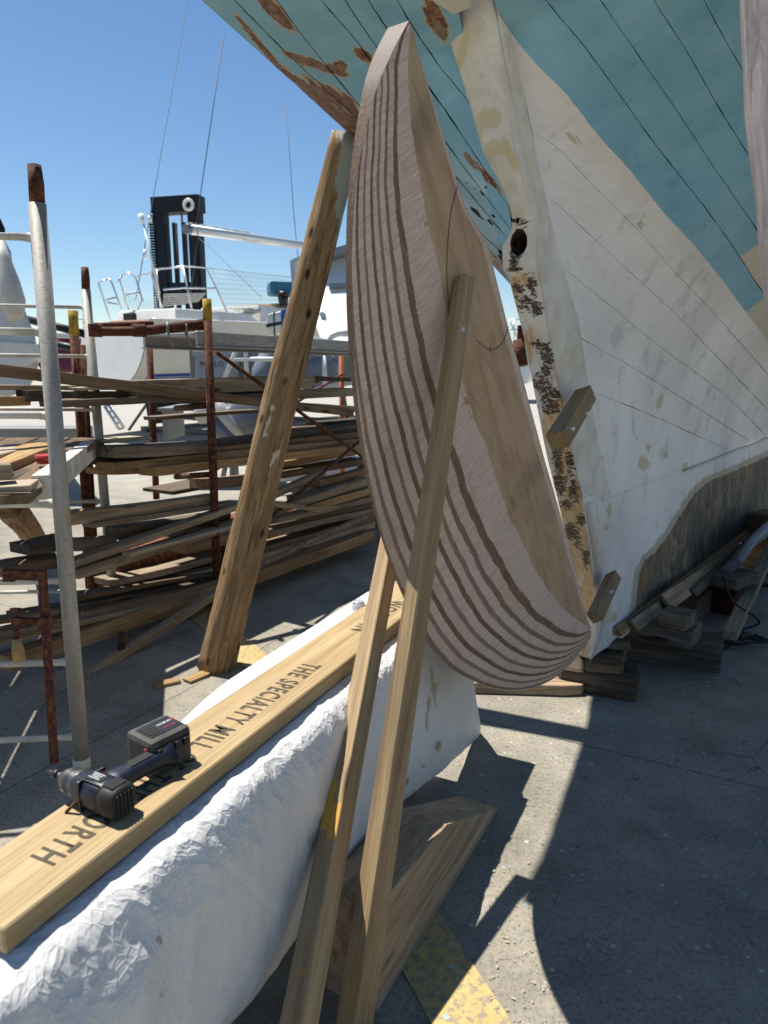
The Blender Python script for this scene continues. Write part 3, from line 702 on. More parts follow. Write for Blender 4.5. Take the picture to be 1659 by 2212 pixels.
# the sternpost as a closed ring tube
m = MB(); nn = len(rows[0]); vsx = [v_ for r in rows for v_ in r]
fs = [[i*nn+k, i*nn+(k+1) % nn, (i+1)*nn+(k+1) % nn, (i+1)*nn+k] for i in range(NR-1) for k in range(nn)] + [list(range(nn)), list(range((NR-1)*nn, NR*nn))[::-1]]
m.add(vsx, fs, True)
me = m.me('sternpost', MAT['post'], fix=False)
for k, v_ in mk.items(): setattr_pts(me, k, v_)
bm = bmesh.new(); bm.from_mesh(me); bmesh.ops.recalc_face_normals(bm, faces=bm.faces[:]); bm.to_mesh(me); bm.free()
sp_o = link('sternpost', me, boat)
# bore of the shaft hole
hc = PL(1119, 523, ST, PS); cut = MB(); cut.tube([hc - AX*.25, hc + AX*.17], .042, 28, smooth=False); co = cut.build('bore_cutter', MAT['darkw'])
cut2 = PL(1117, 476, ST, PS); c2 = MB(); c2.tube([cut2 - AX*.2, cut2 + AX*.1], .009, 12, smooth=False); co2 = c2.build('bore_cutter', MAT['darkw'])
for c_o in (co, co2):
    md = sp_o.modifiers.new('bore', 'BOOLEAN'); md.object = c_o; md.solver = 'EXACT'; md.material_mode = 'TRANSFER'
bpy.context.view_layer.update()
dg = bpy.context.evaluated_depsgraph_get(); nm = bpy.data.meshes.new_from_object(sp_o.evaluated_get(dg)); nm.name = 'sternpost'
sp_o.modifiers.clear(); sp_o.data = nm
for c_o in (co, co2): bpy.data.objects.remove(c_o)
# bolt head on the post
bc = PL(1166, 813, ST, PS); m = MB(); bc = CAM + (bc-CAM)*.955; m.tube([bc + AX*.03, bc - AX*.008], .018, 14); m.tube([bc, bc-AX*.02], .010, 6); m.build('bolt_head', MAT['post'], boat)
# cap block at the head of the post
m = MB(); c_ = hull(980, -22); m.box(c_ + Vector((0, 0, .0)), ST*.034, AX*.05, Vector((0, 0, .035)), .006); o = m.build('post_cap', MAT['fendw'], boat)
# topsides above the edges, transom, deck
ed_p = [hull(x, y) for x, y in [e0[0]] + [tuple(v_)[:2] for v_ in catmull([Vector((x, y, 0)) for x, y in e0], 24)]][1:]
ed_s = [hull(x, y) for x, y in [tuple(v_)[:2] for v_ in catmull([Vector((x, y, 0)) for x, y in s6], 16)]]
print('port aft', [round(q, 2) for q in axl(ed_p[0])], ed_p[0], 'stbd aft', [round(q, 2) for q in axl(ed_s[0])], ed_s[0])
H = Vector((0, 0, .55))
m = MB(); m.grid([[p, p - ST*.02 + H*.5, p - ST*.05 + H] for p in ed_p]); m.grid([[p, p + ST*.02 + H*.5, p + ST*.05 + H] for p in ed_s]); m.build('bulwark', MAT['blue'], boat, fix=False)
dk = [p - ST*.05 + H for p in ed_p] + [p + ST*.05 + H for p in ed_s][::-1]
m = MB(); ctr = sum(dk, Vector())/len(dk)
for p, q in zip(dk, dk[1:]+dk[:1]): m.add([ctr, p, q], [[0, 1, 2]])
m.build('deck', MAT['grey'], boat, fix=False)

m = MB(); rows = []  # unseen hull further forward, added to block sky fill over the shaded ground
for i in range(24):
    ax = 5.2 + 5.8*i/23; wb_ = 1.5*math.sin(math.pi*(.34 + .66*(ax-5.2)/5.8))**.8 if i < 23 else .02; r = []
    for k in range(13):
        u = k/12; r.append(bpt(ax, .1*(1-u) + max(.04, wb_)*math.sin(u*math.pi/2)**1.3, .94 + (1.75+.02*(ax-2)**2*.5)*u))
    rows.append(r)
m.grid(rows); m.grid([[bpt(axl(v)[0], -axl(v)[1], v.z) for v in r] for r in rows]); m.build('forward_hull_sky_block', MAT['blue'], boat, fix=False)
m = MB(); m.grid([[bpt(5+5.6*i/10, .1, .95), bpt(5+5.6*i/10, .1, .16)] for i in range(11)]); m.build('forward_keel', MAT['darkw'], boat, fix=False)
# ------------------------------------------------------------------ rudder
Lb = PL(1265, 1335, ST, PS+.28); Lt = PL(985, 370, ST, PS+.28); Tm = P(750, 700, 1.48)
rx = (Lt-Lb).normalized(); rn = rx.cross((Tm-Lb)).normalized()
if rn.dot(CAM-Lb) < 0: rn = -rn
ry = rn.cross(rx)
RO = Lb - rn*.05
RM = Matrix((rx, ry, rn)).transposed().to_4x4(); RM.translation = RO; RI = RM.inverted()
def rp(px, py, off=0.0):
    """pixel -> rudder-local (x, y) on the plane lying `off` in front of the mid-plane"""
    d = ray(px, py); o = RO + rn*off; q = CAM + d*((o-CAM).dot(rn)/d.dot(rn)); l = RI @ q
    return Vector((l.x, l.y, 0))
rows_px = [((838, 60), (887, 55), (890, 54)), ((812, 110), (883, 107), (905, 107)), ((796, 150), (881, 150), (918, 150)), ((784, 195), (882, 200), (933, 200)),
 ((769, 280), (888, 280), (958, 283)), ((757, 370), (901, 362), (984, 370)), ((750, 450), (914, 430), (1011, 452)), ((747, 550), (934, 530), (1053, 525)),
 ((748, 640), (952, 620), (1077, 612)), ((751, 720), (972, 710), (1100, 706)), ((757, 800), (992, 800), (1124, 790)), ((768, 900), (1020, 890), (1151, 890)),
 ((785, 1000), (1052, 985), (1178, 990)), ((808, 1100), (1085, 1080), (1205, 1085)), ((838, 1200), (1117, 1155), (1228, 1165)), ((878, 1300), (1152, 1225), (1245, 1230)),
 ((930, 1395), (1187, 1280), (1257, 1280)), ((1000, 1460), (1217, 1315), (1264, 1310)), ((1090, 1491), (1242, 1335), (1269, 1330)), ((1170, 1478), (1258, 1346), (1272, 1342)),
 ((1230, 1435), (1268, 1352), (1275, 1350)), ((1274, 1378), (1275, 1358), (1278, 1356))]
NS = 170
tr = catmull([rp(*r[0]) for r in rows_px], NS); bd = catmull([rp(*r[1], T_RUD/2) for r in rows_px], NS); ld = catmull([rp(*r[2], T_RUD/2) for r in rows_px], NS)
# keep corresponding rows: resample by row index instead of length
def byrow(pts, n):
    out = []
    for k in range(n):
        s_ = (len(pts)-1)*k/(n-1); i = min(len(pts)-2, int(s_)); u = s_-i
        p0, p1_, p2_, p3_ = pts[max(i-1, 0)], pts[i], pts[i+1], pts[min(i+2, len(pts)-1)]
        a_ = (p2_-p0)/2; b_ = (p3_-p1_)/2
        out.append(p1_*(2*u**3-3*u**2+1) + a_*(u**3-2*u**2+u) + p2_*(-2*u**3+3*u**2) + b_*(u**3-u**2))
    return out
W0T = [(0, .0305), (2, .027), (3.2, .020), (4.5, .0125), (8, .0085), (13, .006), (16, .004), (21, .003)]
tr = byrow([rp(*r[0], -interp(W0T, k_)*(1 if k_ < 12 else max(0, 1-(k_-12)/3))) for k_, r in enumerate(rows_px)], NS); bd = byrow([rp(*r[1], T_RUD/2) for r in rows_px], NS); ld = byrow([rp(*r[2], T_RUD/2) for r in rows_px], NS)
NC, NF = 46, 6
vs_, ed_, hd_, dt_ = [], [], [], []
grid = {}
for side in (1, -1):
    for i in range(NS):
        s_ = (len(rows_px)-1)*i/(NS-1)
        w0_ = interp([(0, .0305), (2, .027), (3.2, .020), (4.5, .0125), (8, .0085), (13, .006), (16, .004), (21, .003)], s_)
        ex = interp([(0, 1.2), (3, 1.6), (5, 2.2), (9, 2.2), (13, 1.85), (17, 1.5), (21, 1.4)], s_)
        for j in range(NC+NF+1):
            if j <= NC:
                c = j/NC; p = tr[i].lerp(bd[i], c); z = w0_ + (T_RUD/2-.0015-w0_)*(1-(1-c)**ex)
                # one sheet stands off a little: a shadow gap beside the narrow edge sheets
                gap = sstep(2.6, 3.4, s_)*(1-sstep(8.6, 10, s_))
                z -= gap*.0*math.exp(-((c-.40)/.022)**2) if side > 0 else 0
            else:
                p = bd[i].lerp(ld[i], (j-NC)/NF); z = T_RUD/2
                if j == NC+NF: z -= .004
            grid[side, i, j] = len(vs_); vs_.append(Vector((p.x, p.y, z*side)))
            ed_.append(max(1.0 if j == 0 else 0.0, 0)); hd_.append(1-sstep(2.5, 3.6, s_))
            qx = RM @ vs_[-1]; rel = qx - CAM; dpt = rel.dot(Vector((0, cp, -sp))); X = CX + F*rel.x/dpt; Y = CY - F*rel.dot(Vector((0, sp, cp)))/dpt
            dt_.append(max(ell(X, Y, [(912, 270, 26, 70, 12), (1128, 1050, 12, 70, 25), (1150, 1030, 16, 50, 28)]), -1))
fs = []
for side in (1, -1):
    for i in range(NS-1):
        for j in range(NC+NF):
            q = [grid[side, i, j], grid[side, i+1, j], grid[side, i+1, j+1], grid[side, i, j+1]]
            fs.append(q if side > 0 else q[::-1])
# edge strips join the two sides
EN = []
def strip(idx):
    for a_, b_ in zip(idx, idx[1:]):
        fs.append([grid[1, a_[0], a_[1]], grid[1, b_[0], b_[1]], grid[-1, b_[0], b_[1]], grid[-1, a_[0], a_[1]]]); EN.append(len(fs)-1)
strip([(i, 0) for i in range(NS)]); strip([(0, j) for j in range(NC+NF+1)]); strip([(i, NC+NF) for i in range(NS)]); strip([(NS-1, j) for j in range(NC+NF+1)])
me = mesh('blade', vs_, fs, MAT['rudder'], True)
for k in EN: me.polygons[k].use_smooth = False
me.set_sharp_from_angle(angle=R(35))
bm = bmesh.new(); bm.from_mesh(me); bmesh.ops.recalc_face_normals(bm, faces=bm.faces[:]); bm.to_mesh(me); bm.free()
# edge attribute must be per-corner so that it does not bleed: store on faces
a_ = me.attributes.new('edge', 'FLOAT', 'FACE'); ev = [0.0]*len(me.polygons)
for k in EN: ev[k] = 1.0
a_.data.foreach_set('value', ev)
setattr_pts(me, 'head', hd_); setattr_pts(me, 'dirt', dt_)
rud = thing('rudder', (RM @ Vector((-.05, .2, 0))), 'tall laminated plywood rudder blade with striped tapered face propped behind the stern', 'rudder')
link('blade', me, rud, RM)
# pencil lines on the flat face
def facepts(pts, off=T_RUD/2+.0008): return [RM @ (rp(x, y, T_RUD/2) + Vector((0, 0, off))) for x, y in pts]
for L in ([(988, 402), (975, 450), (967, 520), (965, 600), (972, 690), (985, 760)], [(1030, 735), (1050, 752), (1066, 755), (1082, 744), (1093, 722), (1098, 705)], [(1058, 748), (1060, 762)]):
    pts = catmull([Vector((x, y, 0)) for x, y in L], 16)
    m = MB(); m.tube(facepts([(p.x, p.y) for p in pts]), .0009, 5); m.build('pencil_line', MAT['pencil'], rud)

# ------------------------------------------------------------------ the two props leaning on the rudder
def square_prop(name, top_px, top_t, bot, sx, yaw, label, ext=0.0):
    top = top_px if isinstance(top_px, Vector) else P(*top_px, top_t)
    x = (top-bot).normalized(); up = Vector((math.sin(yaw), -math.cos(yaw), 0)); up = (up - x*up.dot(x)).normalized()
    mw, L = frame(bot, top, up)
    o = link(name, bar_me(name, L, sx, sx, MAT['batten'], bev=.002), None, mw); tag(o, label, 'wooden prop', 'square battens propping the rudder'); return o
ft = RM @ (rp(1014, 600, T_RUD/2) + Vector((0, 0, T_RUD/2+.003)))
def gz(px, py): return G(px, py, 0)
# front prop: two faces seen, edge towards the camera
def prop_quad(name, tl, tm, tr_, bl, bm_, br, ttop, tbot, label):
    """square bar from its three visible edges: left, front and right, at given depths"""
    pt = P(*tm, ttop); pb = P(*bm_, tbot); x = (pt-pb).normalized()
    # extend to the ground
    pb = pb - x*(pb.z/x.z)
    return pt, pb, x
def prop(name, top, bot, s1_, s2_, ang, label, tap=1.0):
    """top/bot: points of the FRONT edge; ang: heading of the right-hand face normal"""
    x = (top-bot).normalized(); n2 = Vector((math.sin(ang), -math.cos(ang), 0)); n2 = (n2 - x*n2.dot(x)).normalized(); n1 = x.cross(n2)
    if n1.x > 0: n1 = -n1
    mw = Matrix((x, n1, x.cross(n1))).transposed().to_4x4(); mw.translation = bot
    zz = x.cross(n1)                          # = +-n2
    LL = (top-bot).length; me = bar_me(name, LL, s1_, s2_, MAT['batten'], bev=.0025, y0=-s1_)
    for v_ in me.vertices: k_ = lerp(1.0, tap, min(1, max(0, v_.co.x/LL))); v_.co.y *= k_; v_.co.z *= k_
    if zz.dot(n2) < 0:
        for v_ in me.vertices: v_.co.z = -v_.co.z
        me.flip_normals()
    o = link(name, me, None, mw); tag(o, label, 'wooden prop', 'square battens propping the rudder'); return o
def pixline(a, b, n, off):                    # 3-D line through two pixels lying on a plane
    return PL(*a, n, off), PL(*b, n, off)
# front edges (pixels) of the two props
tf = RM @ (rp(1003, 590, T_RUD/2+.035) + Vector((0, 0, T_RUD/2+.038)))
bfp = ray(772, 2080)
# choose the foot so that the bar leans about 27 degrees
ff = P(778, 2120, 1.58)
x = (tf-ff).normalized(); ff0 = ff - x*(ff.z/x.z)
prop('prop_batten', tf, ff0, .062, .062, R(38), 'square wooden prop screwed to the rudder face, nearer of the two leaning battens', .56)
fb = P(707, 1900, 1.56); tb = P(815, 1330, 1.97); tb = fb + (tb-fb)*1.46
x = (tb-fb).normalized(); fb0 = fb - x*(fb.z/x.z)
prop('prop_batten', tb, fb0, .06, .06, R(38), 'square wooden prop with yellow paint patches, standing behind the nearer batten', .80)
bpy.data.objects['prop_batten.001'].name = 'prop_batten_b'; bpy.data.objects['prop_batten_b'].name = 'prop_batten.001'
# screw head near the top of the nearer prop
pr = bpy.data.objects['prop_batten']
def on_prop(o, s_, along, lat, face):
    mw = o.matrix_basis; return mw
mw = pr.matrix_basis; Lp = (tf-ff0).length
sc = mw @ Vector((Lp-.11, 0, 0))
zc = [v.co.z for v in pr.data.vertices]; zlo = min(zc); yc = [v.co.y for v in pr.data.vertices]
# right-hand face is the one whose normal points to +x of the world
def face_pt(o, x_, which, u):
    xs_ = [v.co for v in o.data.vertices]; y0, y1 = min(c.y for c in xs_), max(c.y for c in xs_); z0, z1 = min(c.z for c in xs_), max(c.z for c in xs_)
    sc_ = .6; y0 *= sc_; z0 *= sc_; y1 *= sc_; z1 *= sc_
    cands = [(Vector((x_, y0, lerp(z0, z1, u))), Vector((0, -1, 0))), (Vector((x_, y1, lerp(z0, z1, u))), Vector((0, 1, 0))), (Vector((x_, lerp(y0, y1, u), z0)), Vector((0, 0, -1))), (Vector((x_, lerp(y0, y1, u), z1)), Vector((0, 0, 1)))]
    vis = []
    for p, n in cands:
        P_ = o.matrix_basis @ p; N_ = o.matrix_basis.to_3x3() @ n
        if N_.dot(CAM-P_) > 0: vis.append((N_.x, P_, N_))
    vis.sort(key=lambda q: q[0])
    return (vis[-1] if which == 'R' else vis[0])[1:]
q, nrm = face_pt(pr, Lp-.13, 'R', .5)
m = MB(); m.tube([q - nrm*.01, q + nrm*.002], .006, 12); s_o = m.build('screw_head', MAT['nail'], pr)
# yellow paint patches on the rear prop
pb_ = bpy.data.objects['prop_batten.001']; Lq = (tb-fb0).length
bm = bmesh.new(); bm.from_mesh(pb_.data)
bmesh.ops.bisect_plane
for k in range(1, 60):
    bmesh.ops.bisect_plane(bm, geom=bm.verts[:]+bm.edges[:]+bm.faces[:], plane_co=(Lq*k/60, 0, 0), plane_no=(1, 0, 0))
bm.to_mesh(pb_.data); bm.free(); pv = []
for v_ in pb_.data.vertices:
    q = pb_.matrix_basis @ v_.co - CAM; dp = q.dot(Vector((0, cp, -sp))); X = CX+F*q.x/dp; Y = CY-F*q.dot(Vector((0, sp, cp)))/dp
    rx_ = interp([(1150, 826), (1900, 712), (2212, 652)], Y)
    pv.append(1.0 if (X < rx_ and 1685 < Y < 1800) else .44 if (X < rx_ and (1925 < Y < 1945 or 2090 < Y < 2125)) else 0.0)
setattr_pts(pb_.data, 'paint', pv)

# ------------------------------------------------------------------ small cleats that hold rudder and post together
def cleat(face, top, br_t, t, th, nails, label):
    """face: 4 px corners of the long visible side (near-bottom, near-top, far-top, far-bottom)"""
    pass
def cleat_bar(a, b, ta, tb_, w, h, up, label):
    p0, p1 = P(*a, ta), P(*b, tb_)
    o = bar('cleat', p0, p1, w, h, MAT['cleat'], up, bev=.002); tag(o, label, 'cleat', 'short wooden cleats on the sternpost'); return o
c1 = PL(1196, 935, ST, PS+.115); c1e = PL(1258, 838, ST, PS+.14)
tv = (CAM - c1).normalized()
k1 = bar('cleat', c1 + tv*.24, c1e + tv*.03, .062, .062, MAT['cleat'], Vector((-.55, -.35, .75)), bev=.0022); tag(k1, 'short square wooden cleat nailed across the sternpost at mid height, long nail sticking out', 'cleat', 'short wooden cleats on the sternpost')
c2_ = PL(1277, 1322, ST, PS+.115); c2e = PL(1318, 1236, ST, PS+.14); tv = (CAM - c2_).normalized()
k2 = bar('cleat', c2_ + tv*.26, c2e + tv*.02, .05, .05, MAT['cleat'], Vector((-.75, -.35, .55)), bev=.0022); tag(k2, 'short brown wooden cleat near the foot of the sternpost beside the rudder tip', 'cleat', 'short wooden cleats on the sternpost')
for o_k, aa, bb in ((k1, (1222, 925), (1238, 926)), (k1, (1268, 893), (1270, 893)), (k2, (1318, 1278), (1321, 1278)), (k2, (1292, 1370), (1294, 1370))):
    dep = (worldm(o_k).translation - CAM).dot(Vector((0, cp, -sp)))*.985
    m = MB(); p0, p1 = P(*aa, dep+.03), P(*bb, dep-.02 if bb[0]-aa[0] > 6 else dep-.0); m.tube([p0, p1], .0022, 6); m.tube([p1, p1 + (p1-p0).normalized()*.003], .006, 10); m.build('nail', MAT['nail'], o_k)

# ------------------------------------------------------------------ tarpaulin-covered bench with a plank on it
TD = Vector((.4227, .9063, 0)).normalized(); TN = Vector((-TD.y, TD.x, 0))      # along, and away (left)
ZT = .72; KB = 1.1143          # plank height and the factor that turns the measured bench into metres
def tp(s_, n, z): v = (TD*s_ + TN*n)*KB; return Vector((v.x, v.y, EYE - (EYE-z)*KB))
def tsn(p): return p.dot(TD)/KB, p.dot(TN)/KB
ZQ = .8
prof = [(1.07, .30), (1.06, .60), (1.05, .725), (1.025, .752), (.90, .757), (.80, .757), (.755, .755), (.728, .742), (.71, .705), (.70, .64), (.695, .55), (.695, .45), (.70, .38), (.71, .33)]
NP = 130; NL = 340
pp = catmull([Vector((n, z, 0)) for n, z in prof], NP)
S0, S1 = .25, 2.36
m = MB(); rows = []; stv = []; fov = []; crv = []
def vr(p): d_ = noise.voronoi(p)[0]; return max(0, .22-(d_[1]-d_[0]))/.22
for i in range(NL+1):
    s_ = lerp(S0, S1, i/NL); row = []
    for k, q in enumerate(pp):
        n_, z_ = q.x, q.y
        u = k/(NP-1)
        side = sstep(.52, .70, u)
        # slanted far end: the sheet runs on further down near the hem
        se = s_
        lim = 2.08 + .30*side*min(1, max(0, (.66-z_)/.33))
        se = S0 + (s_-S0)*(lim-S0)/(S1-S0)
        hemlift = 0
        zz = z_ - .19*min(1, max(0, (se-1.55)/.8))*min(1, max(0, (.66-z_)/.33))*side
        if n_ > .94: n_ = .94 + (n_-.94)*lerp(.25, 1, sstep(.85, 1.35, se))
        p = tp(se, n_, zz)
        v = Vector((se*1.0, n_*1.0, zz))
        # crumples: strong on the shoulder, long soft ones down the side
        sh = math.exp(-((u-.62)/.11)**2)
        f1 = noise.noise(v*9.0); f2 = noise.noise(v*21.0+Vector((5, 2, 1))); f3 = noise.noise(Vector((se*7, zz*2.2, n_*2))+Vector((3, 9, 4)))
        ridge = 1-abs(noise.noise(v*6.5+Vector((2, 7, 3))))*2.2; ridge = max(0, ridge)
        ridge2 = max(0, 1-abs(noise.noise(Vector((se*13, zz*13, n_*13))+Vector((8, 1, 5))))*2.4)
        f4 = max(0, 1-abs(noise.noise(Vector((se*24, zz*24, n_*24))+Vector((1, 4, 9))))*2.6)
        vv_ = v + Vector((f1, f2, f3))*.03; e1 = vr(vv_*7.5); e2 = vr(vv_*17)
        amp = sh*(.0045*e1 + .0022*e2 + .004*ridge + .004*f1) + side*(.003*e1*(.5+f3)) - .0 + side*(.0025*ridge2*ridge + .0012*f4) + side*(.006*f3 + .002*f1) - .004*sh
        # big fold at the near end
        ne = (1-sstep(.45, .95, se))*sstep(.55, .75, u)
        amp += ne*(.030*math.sin(se*17+zz*6) + .016*ridge)*sstep(.62, .75, u)
        bulge = .004*side*math.sin(math.pi*min(1, max(0, (se-.6)/1.7)))
        nrm_ = (TN*(-1)*side + Vector((0, 0, 1))*(1-side)).normalized()
        if u < .5 and .79 < .5: pass
        # keep flat under the plank
        flatk = 1 if (.765 < n_ < .95) else 0
        p = p + nrm_*(amp + bulge)*(1-flatk)
        if flatk: p.z = EYE - (EYE-.757)*KB
        row.append(p); crv.append(min(1, sh*1.1 + .20 + .5*(1-sstep(.45, .95, se))))
        qq = p - CAM; dp = qq.dot(Vector((0, cp, -sp))); X = CX+F*qq.x/dp; Y = CY - F*qq.dot(Vector((0, sp, cp)))/dp
        stv.append(ell(X, Y, [(948, 1612, 16, 22, 20), (915, 1655, 14, 12, 0), (880, 1690, 8, 20, 20), (925, 1540, 10, 60, 5), (935, 1480, 12, 50, -8), (700, 1790, 40, 80, 10), (352, 2145, 14, 26, 10), (120, 1780, 10, 8, 0), (345, 2030, 10, 20, 0)])-.55)
        fov.append(.5 if (1840 < Y < 2130 and abs(X - interp([(1840, 470), (1960, 590), (2130, 600)], Y)) < 14) else -.5)
    rows.append(row)
m.grid(rows)
me = m.me('tarpaulin', MAT['tarp'], fix=False); setattr_pts(me, 'stain', stv); setattr_pts(me, 'fold', fov); setattr_pts(me, 'crump', crv)
tarp = link('tarpaulin', me); tag(tarp, 'crumpled white tarpaulin draped over a long low bench under the printed plank', 'tarpaulin')
sm = tarp.modifiers.new('thick', 'SOLIDIFY'); sm.thickness = .002
# the bench beneath it (seen only as what holds the sheet up)
m = MB(); m.box(tp(1.2, .85, .735-.035), TD*.88, TN*.08, Vector((0, 0, .03)))
bench = m.me('bench_top', MAT['grey'])
bc0 = tp(1.2, .85, 0); bc0.z = 0; bn = thing('low_bench', bc0, 'plain wooden trestle bench hidden under the white tarpaulin', 'bench'); link('bench_top', bench, bn)
for s_ in (.5, 1.9):
    m = MB(); lc = tp(s_, .85, 0); lc.z = .29; m.box(lc, TD*.04, TN*.07, Vector((0, 0, .29))); m.build('leg', MAT['grey'], bn)
# plank
pe = tp(2.3, .843, ZQ)
s_near = tsn(G(14, 2003, ZT))[0]
pa = tp(s_near-.005, .8415, ZQ)
plank = bar('plank', pa, pe, .164, .043, MAT['plank'], bev=.003); tag(plank, 'long clean yellow pine plank with black stencilled lettering lying on white tarpaulin', 'plank')
def stencil(text, s_a, s_b, n_c, hgt, parent, z=ZQ+.0007):
    cu = bpy.data.curves.new('lettering', 'FONT'); cu.body = text; cu.size = 1; cu.align_x = 'LEFT'; cu.space_character = 1.2; cu.offset = .020; cu.resolution_u = 4
    to = bpy.data.objects.new('tmp', cu); COL.objects.link(to); bpy.context.view_layer.update()
    dg_ = bpy.context.evaluated_depsgraph_get(); me_ = bpy.data.meshes.new_from_object(to.evaluated_get(dg_)); bpy.data.objects.remove(to)
    xs_ = [v.co.x for v in me_.vertices]; ys_ = [v.co.y for v in me_.vertices]; x0, x1, y0, y1 = min(xs_), max(xs_), min(ys_), max(ys_)
    for v in me_.vertices:
        u = (v.co.x-x0)/(x1-x0); t_ = (v.co.y-y0)/(y1-y0)
        v.co = tp(lerp(s_a, s_b, u), n_c - hgt*(t_-.5), z)
    me_.name = 'lettering'; me_.materials.clear(); me_.materials.append(MAT['text'])
    if me_.polygons[0].normal.z < 0: me_.flip_normals()
    o = link('lettering', me_, parent); return o
sa = tsn(G(703, 1440, ZT))[0]; sb = tsn(G(93, 1862, ZT))[0]
stencil('THE SPECIALTY MILL OF THE NORTH', sa, sb, .832, .050, plank)
stencil('WOOD IN', sa+.52, sa+.24, .832, .050, plank)
# printed metal strip at the far end of the plank (small can) 
m = MB(); c_ = G(775, 1325, .69); m.tube([c_, c_+Vector((0, 0, .035))], .022, 16); m.tube([c_+Vector((0, 0, .035)), c_+Vector((0, 0, .045))], [.021, .016], 16)
o = m.build('small_can', MAT['steel']); tag(o, 'small shiny metal can standing on the far edge of the tarpaulin', 'can')

# ------------------------------------------------------------------ cordless drill
dc = G(330, 1700, ZT); drill = thing('cordless_drill', dc, 'dusty black and blue cordless drill driver lying on the stencilled plank', 'drill')
def dlink(mb, name, mat, par=None, **k): return mb.build(name, mat, par or drill, **k)
ch = G(150, 1684, ZT+.032); rear = G(258, 1728, ZT+.032)
ba = (rear-ch).normalized(); bl = (rear-ch).length
bu = Vector((0, 0, 1)); bu = (bu - ba*bu.dot(ba)).normalized(); bs = ba.cross(bu)   # sideways
def bp(u, s_=0, z=0): return ch + ba*(u*bl) + bs*s_ + bu*z
def loft(m, secs, n=22, mi=0, pw=2.6, cap=True, S=None, U=None):
    """secs: (centre, half width, half height); superellipse rings"""
    S = S or bs; U = U or bu
    vs = []
    for c, a_, b_ in secs:
        for k in range(n):
            t_ = 2*math.pi*k/n; cx_, sx_ = math.cos(t_), math.sin(t_)
            vs.append(Vector(c) + S*(a_*math.copysign(abs(cx_)**(2/pw), cx_)) + U*(b_*math.copysign(abs(sx_)**(2/pw), sx_)))
    fs = [[i*n+k, i*n+(k+1) % n, (i+1)*n+(k+1) % n, (i+1)*n+k] for i in range(len(secs)-1) for k in range(n)]
    m.add(vs, fs, True, mi)
    if cap: m.add(vs[:n], [list(range(n))[::-1]], False, mi); m.add(vs[-n:], [list(range(n))], False, mi)
m = MB(); loft(m, [(bp(.24), .024, .024), (bp(.29), .0265, .0265), (bp(.45), .0275, .0275), (bp(.47), .0295, .029), (bp(.80), .0295, .029), (bp(.82), .028, .028)], pw=3.0)
dlink(m, 'body', MAT['toolblue'])
m = MB(); loft(m, [(bp(.82), .029, .0285), (bp(.88), .030, .0295), (bp(1.06), .029, .0285), (bp(1.10), .024, .024)], pw=3.2)
for k in range(5): m.box(bp(1.10, -.016+.008*k, 0), ba*.003, bs*.0016, bu*.020, .0006)
for k in range(3): m.box(bp(.98, -.0292, .010-.010*k), ba*.010, bs*.0015, bu*.002, .0006)
for k in range(6): m.box(bp(.86+.03*k, 0, .0292), ba*.0012, bs*.016, bu*.0016)
dlink(m, 'motor_cap', MAT['tooldust'])
m = MB(); loft(m, [(bp(-.08), .015, .015), (bp(-.05), .019, .019), (bp(.08), .0225, .0225), (bp(.24), .0255, .0255), (bp(.26), .0255, .0255)], pw=2)
for k in range(40):
    a_ = 2*math.pi*k/40; r_ = bs*math.cos(a_) + bu*math.sin(a_)
    m.box(bp(.13)+r_*.0240, ba*.012, r_*.0007, r_.cross(ba)*.0009)
dlink(m, 'torque_collar', MAT['toolmetal'])
m = MB(); m.tube([bp(-.07), bp(-.17)], [.0115, .0085], 16); m.tube([bp(-.17), bp(-.24)], .0062, 12); dlink(m, 'chuck', MAT['toolmetal'])
m = MB(); m.tube([bp(-.23), bp(-.33)], .0085, 14); m.tube([bp(-.33), bp(-.46)], [.0038, .003], 6); dlink(m, 'bit', MAT['black'])
# battery
b0_ = G(330, 1686, ZT); b1_ = G(416, 1640, ZT); hx = (b1_-b0_).normalized(); hw_ = (b1_-b0_).length/2
hy = Vector((-hx.y, hx.x, 0)); bc_ = (b0_+b1_)/2 + hy*.040 + Vector((0, 0, .039))
m = MB(); m.box(bc_, hx*hw_, hy*.042, Vector((0, 0, .038)), .011); bat = dlink(m, 'battery', MAT['dustrim'])
m = MB(); m.box(bc_ + Vector((0, 0, .0385)) + hx*.002, hx*(hw_-.010), hy*.026, Vector((0, 0, .0012)), .0008); lab = dlink(m, 'label_plate', MAT['label'], bat)
for k in range(5):
    m = MB(); m.box(bc_ + Vector((0, 0, .0402)) - hx*(hw_-.018-.006*k), hx*.0014, hy*.018, Vector((0, 0, .0009))); 
    if k == 0: gm = MB()
    gm.v += [v + Vector((0, 0, 0)) for v in m.v]; gm.f += [[i+8*k for i in f] for f in m.f]; gm.sm += m.sm; gm.mi += m.mi
gm.build('vent_ribs', MAT['tooldust'], bat)
def lettering(text, org, xd, yd, w_, h_, mat, par):
    cu = bpy.data.curves.new('lettering', 'FONT'); cu.body = text; to = bpy.data.objects.new('tmp', cu); COL.objects.link(to); bpy.context.view_layer.update()
    dg_ = bpy.context.evaluated_depsgraph_get(); me_ = bpy.data.meshes.new_from_object(to.evaluated_get(dg_)); bpy.data.objects.remove(to)
    xs_ = [v.co.x for v in me_.vertices]; ys_ = [v.co.y for v in me_.vertices]; x0, x1, y0, y1 = min(xs_), max(xs_), min(ys_), max(ys_)
    for v in me_.vertices: v.co = org + xd*(w_*(v.co.x-x0)/(x1-x0)) + yd*(h_*(v.co.y-y0)/(y1-y0))
    me_.name = 'lettering'; me_.materials.clear(); me_.materials.append(mat); return link('lettering', me_, par)
zt_ = Vector((0, 0, .0404))
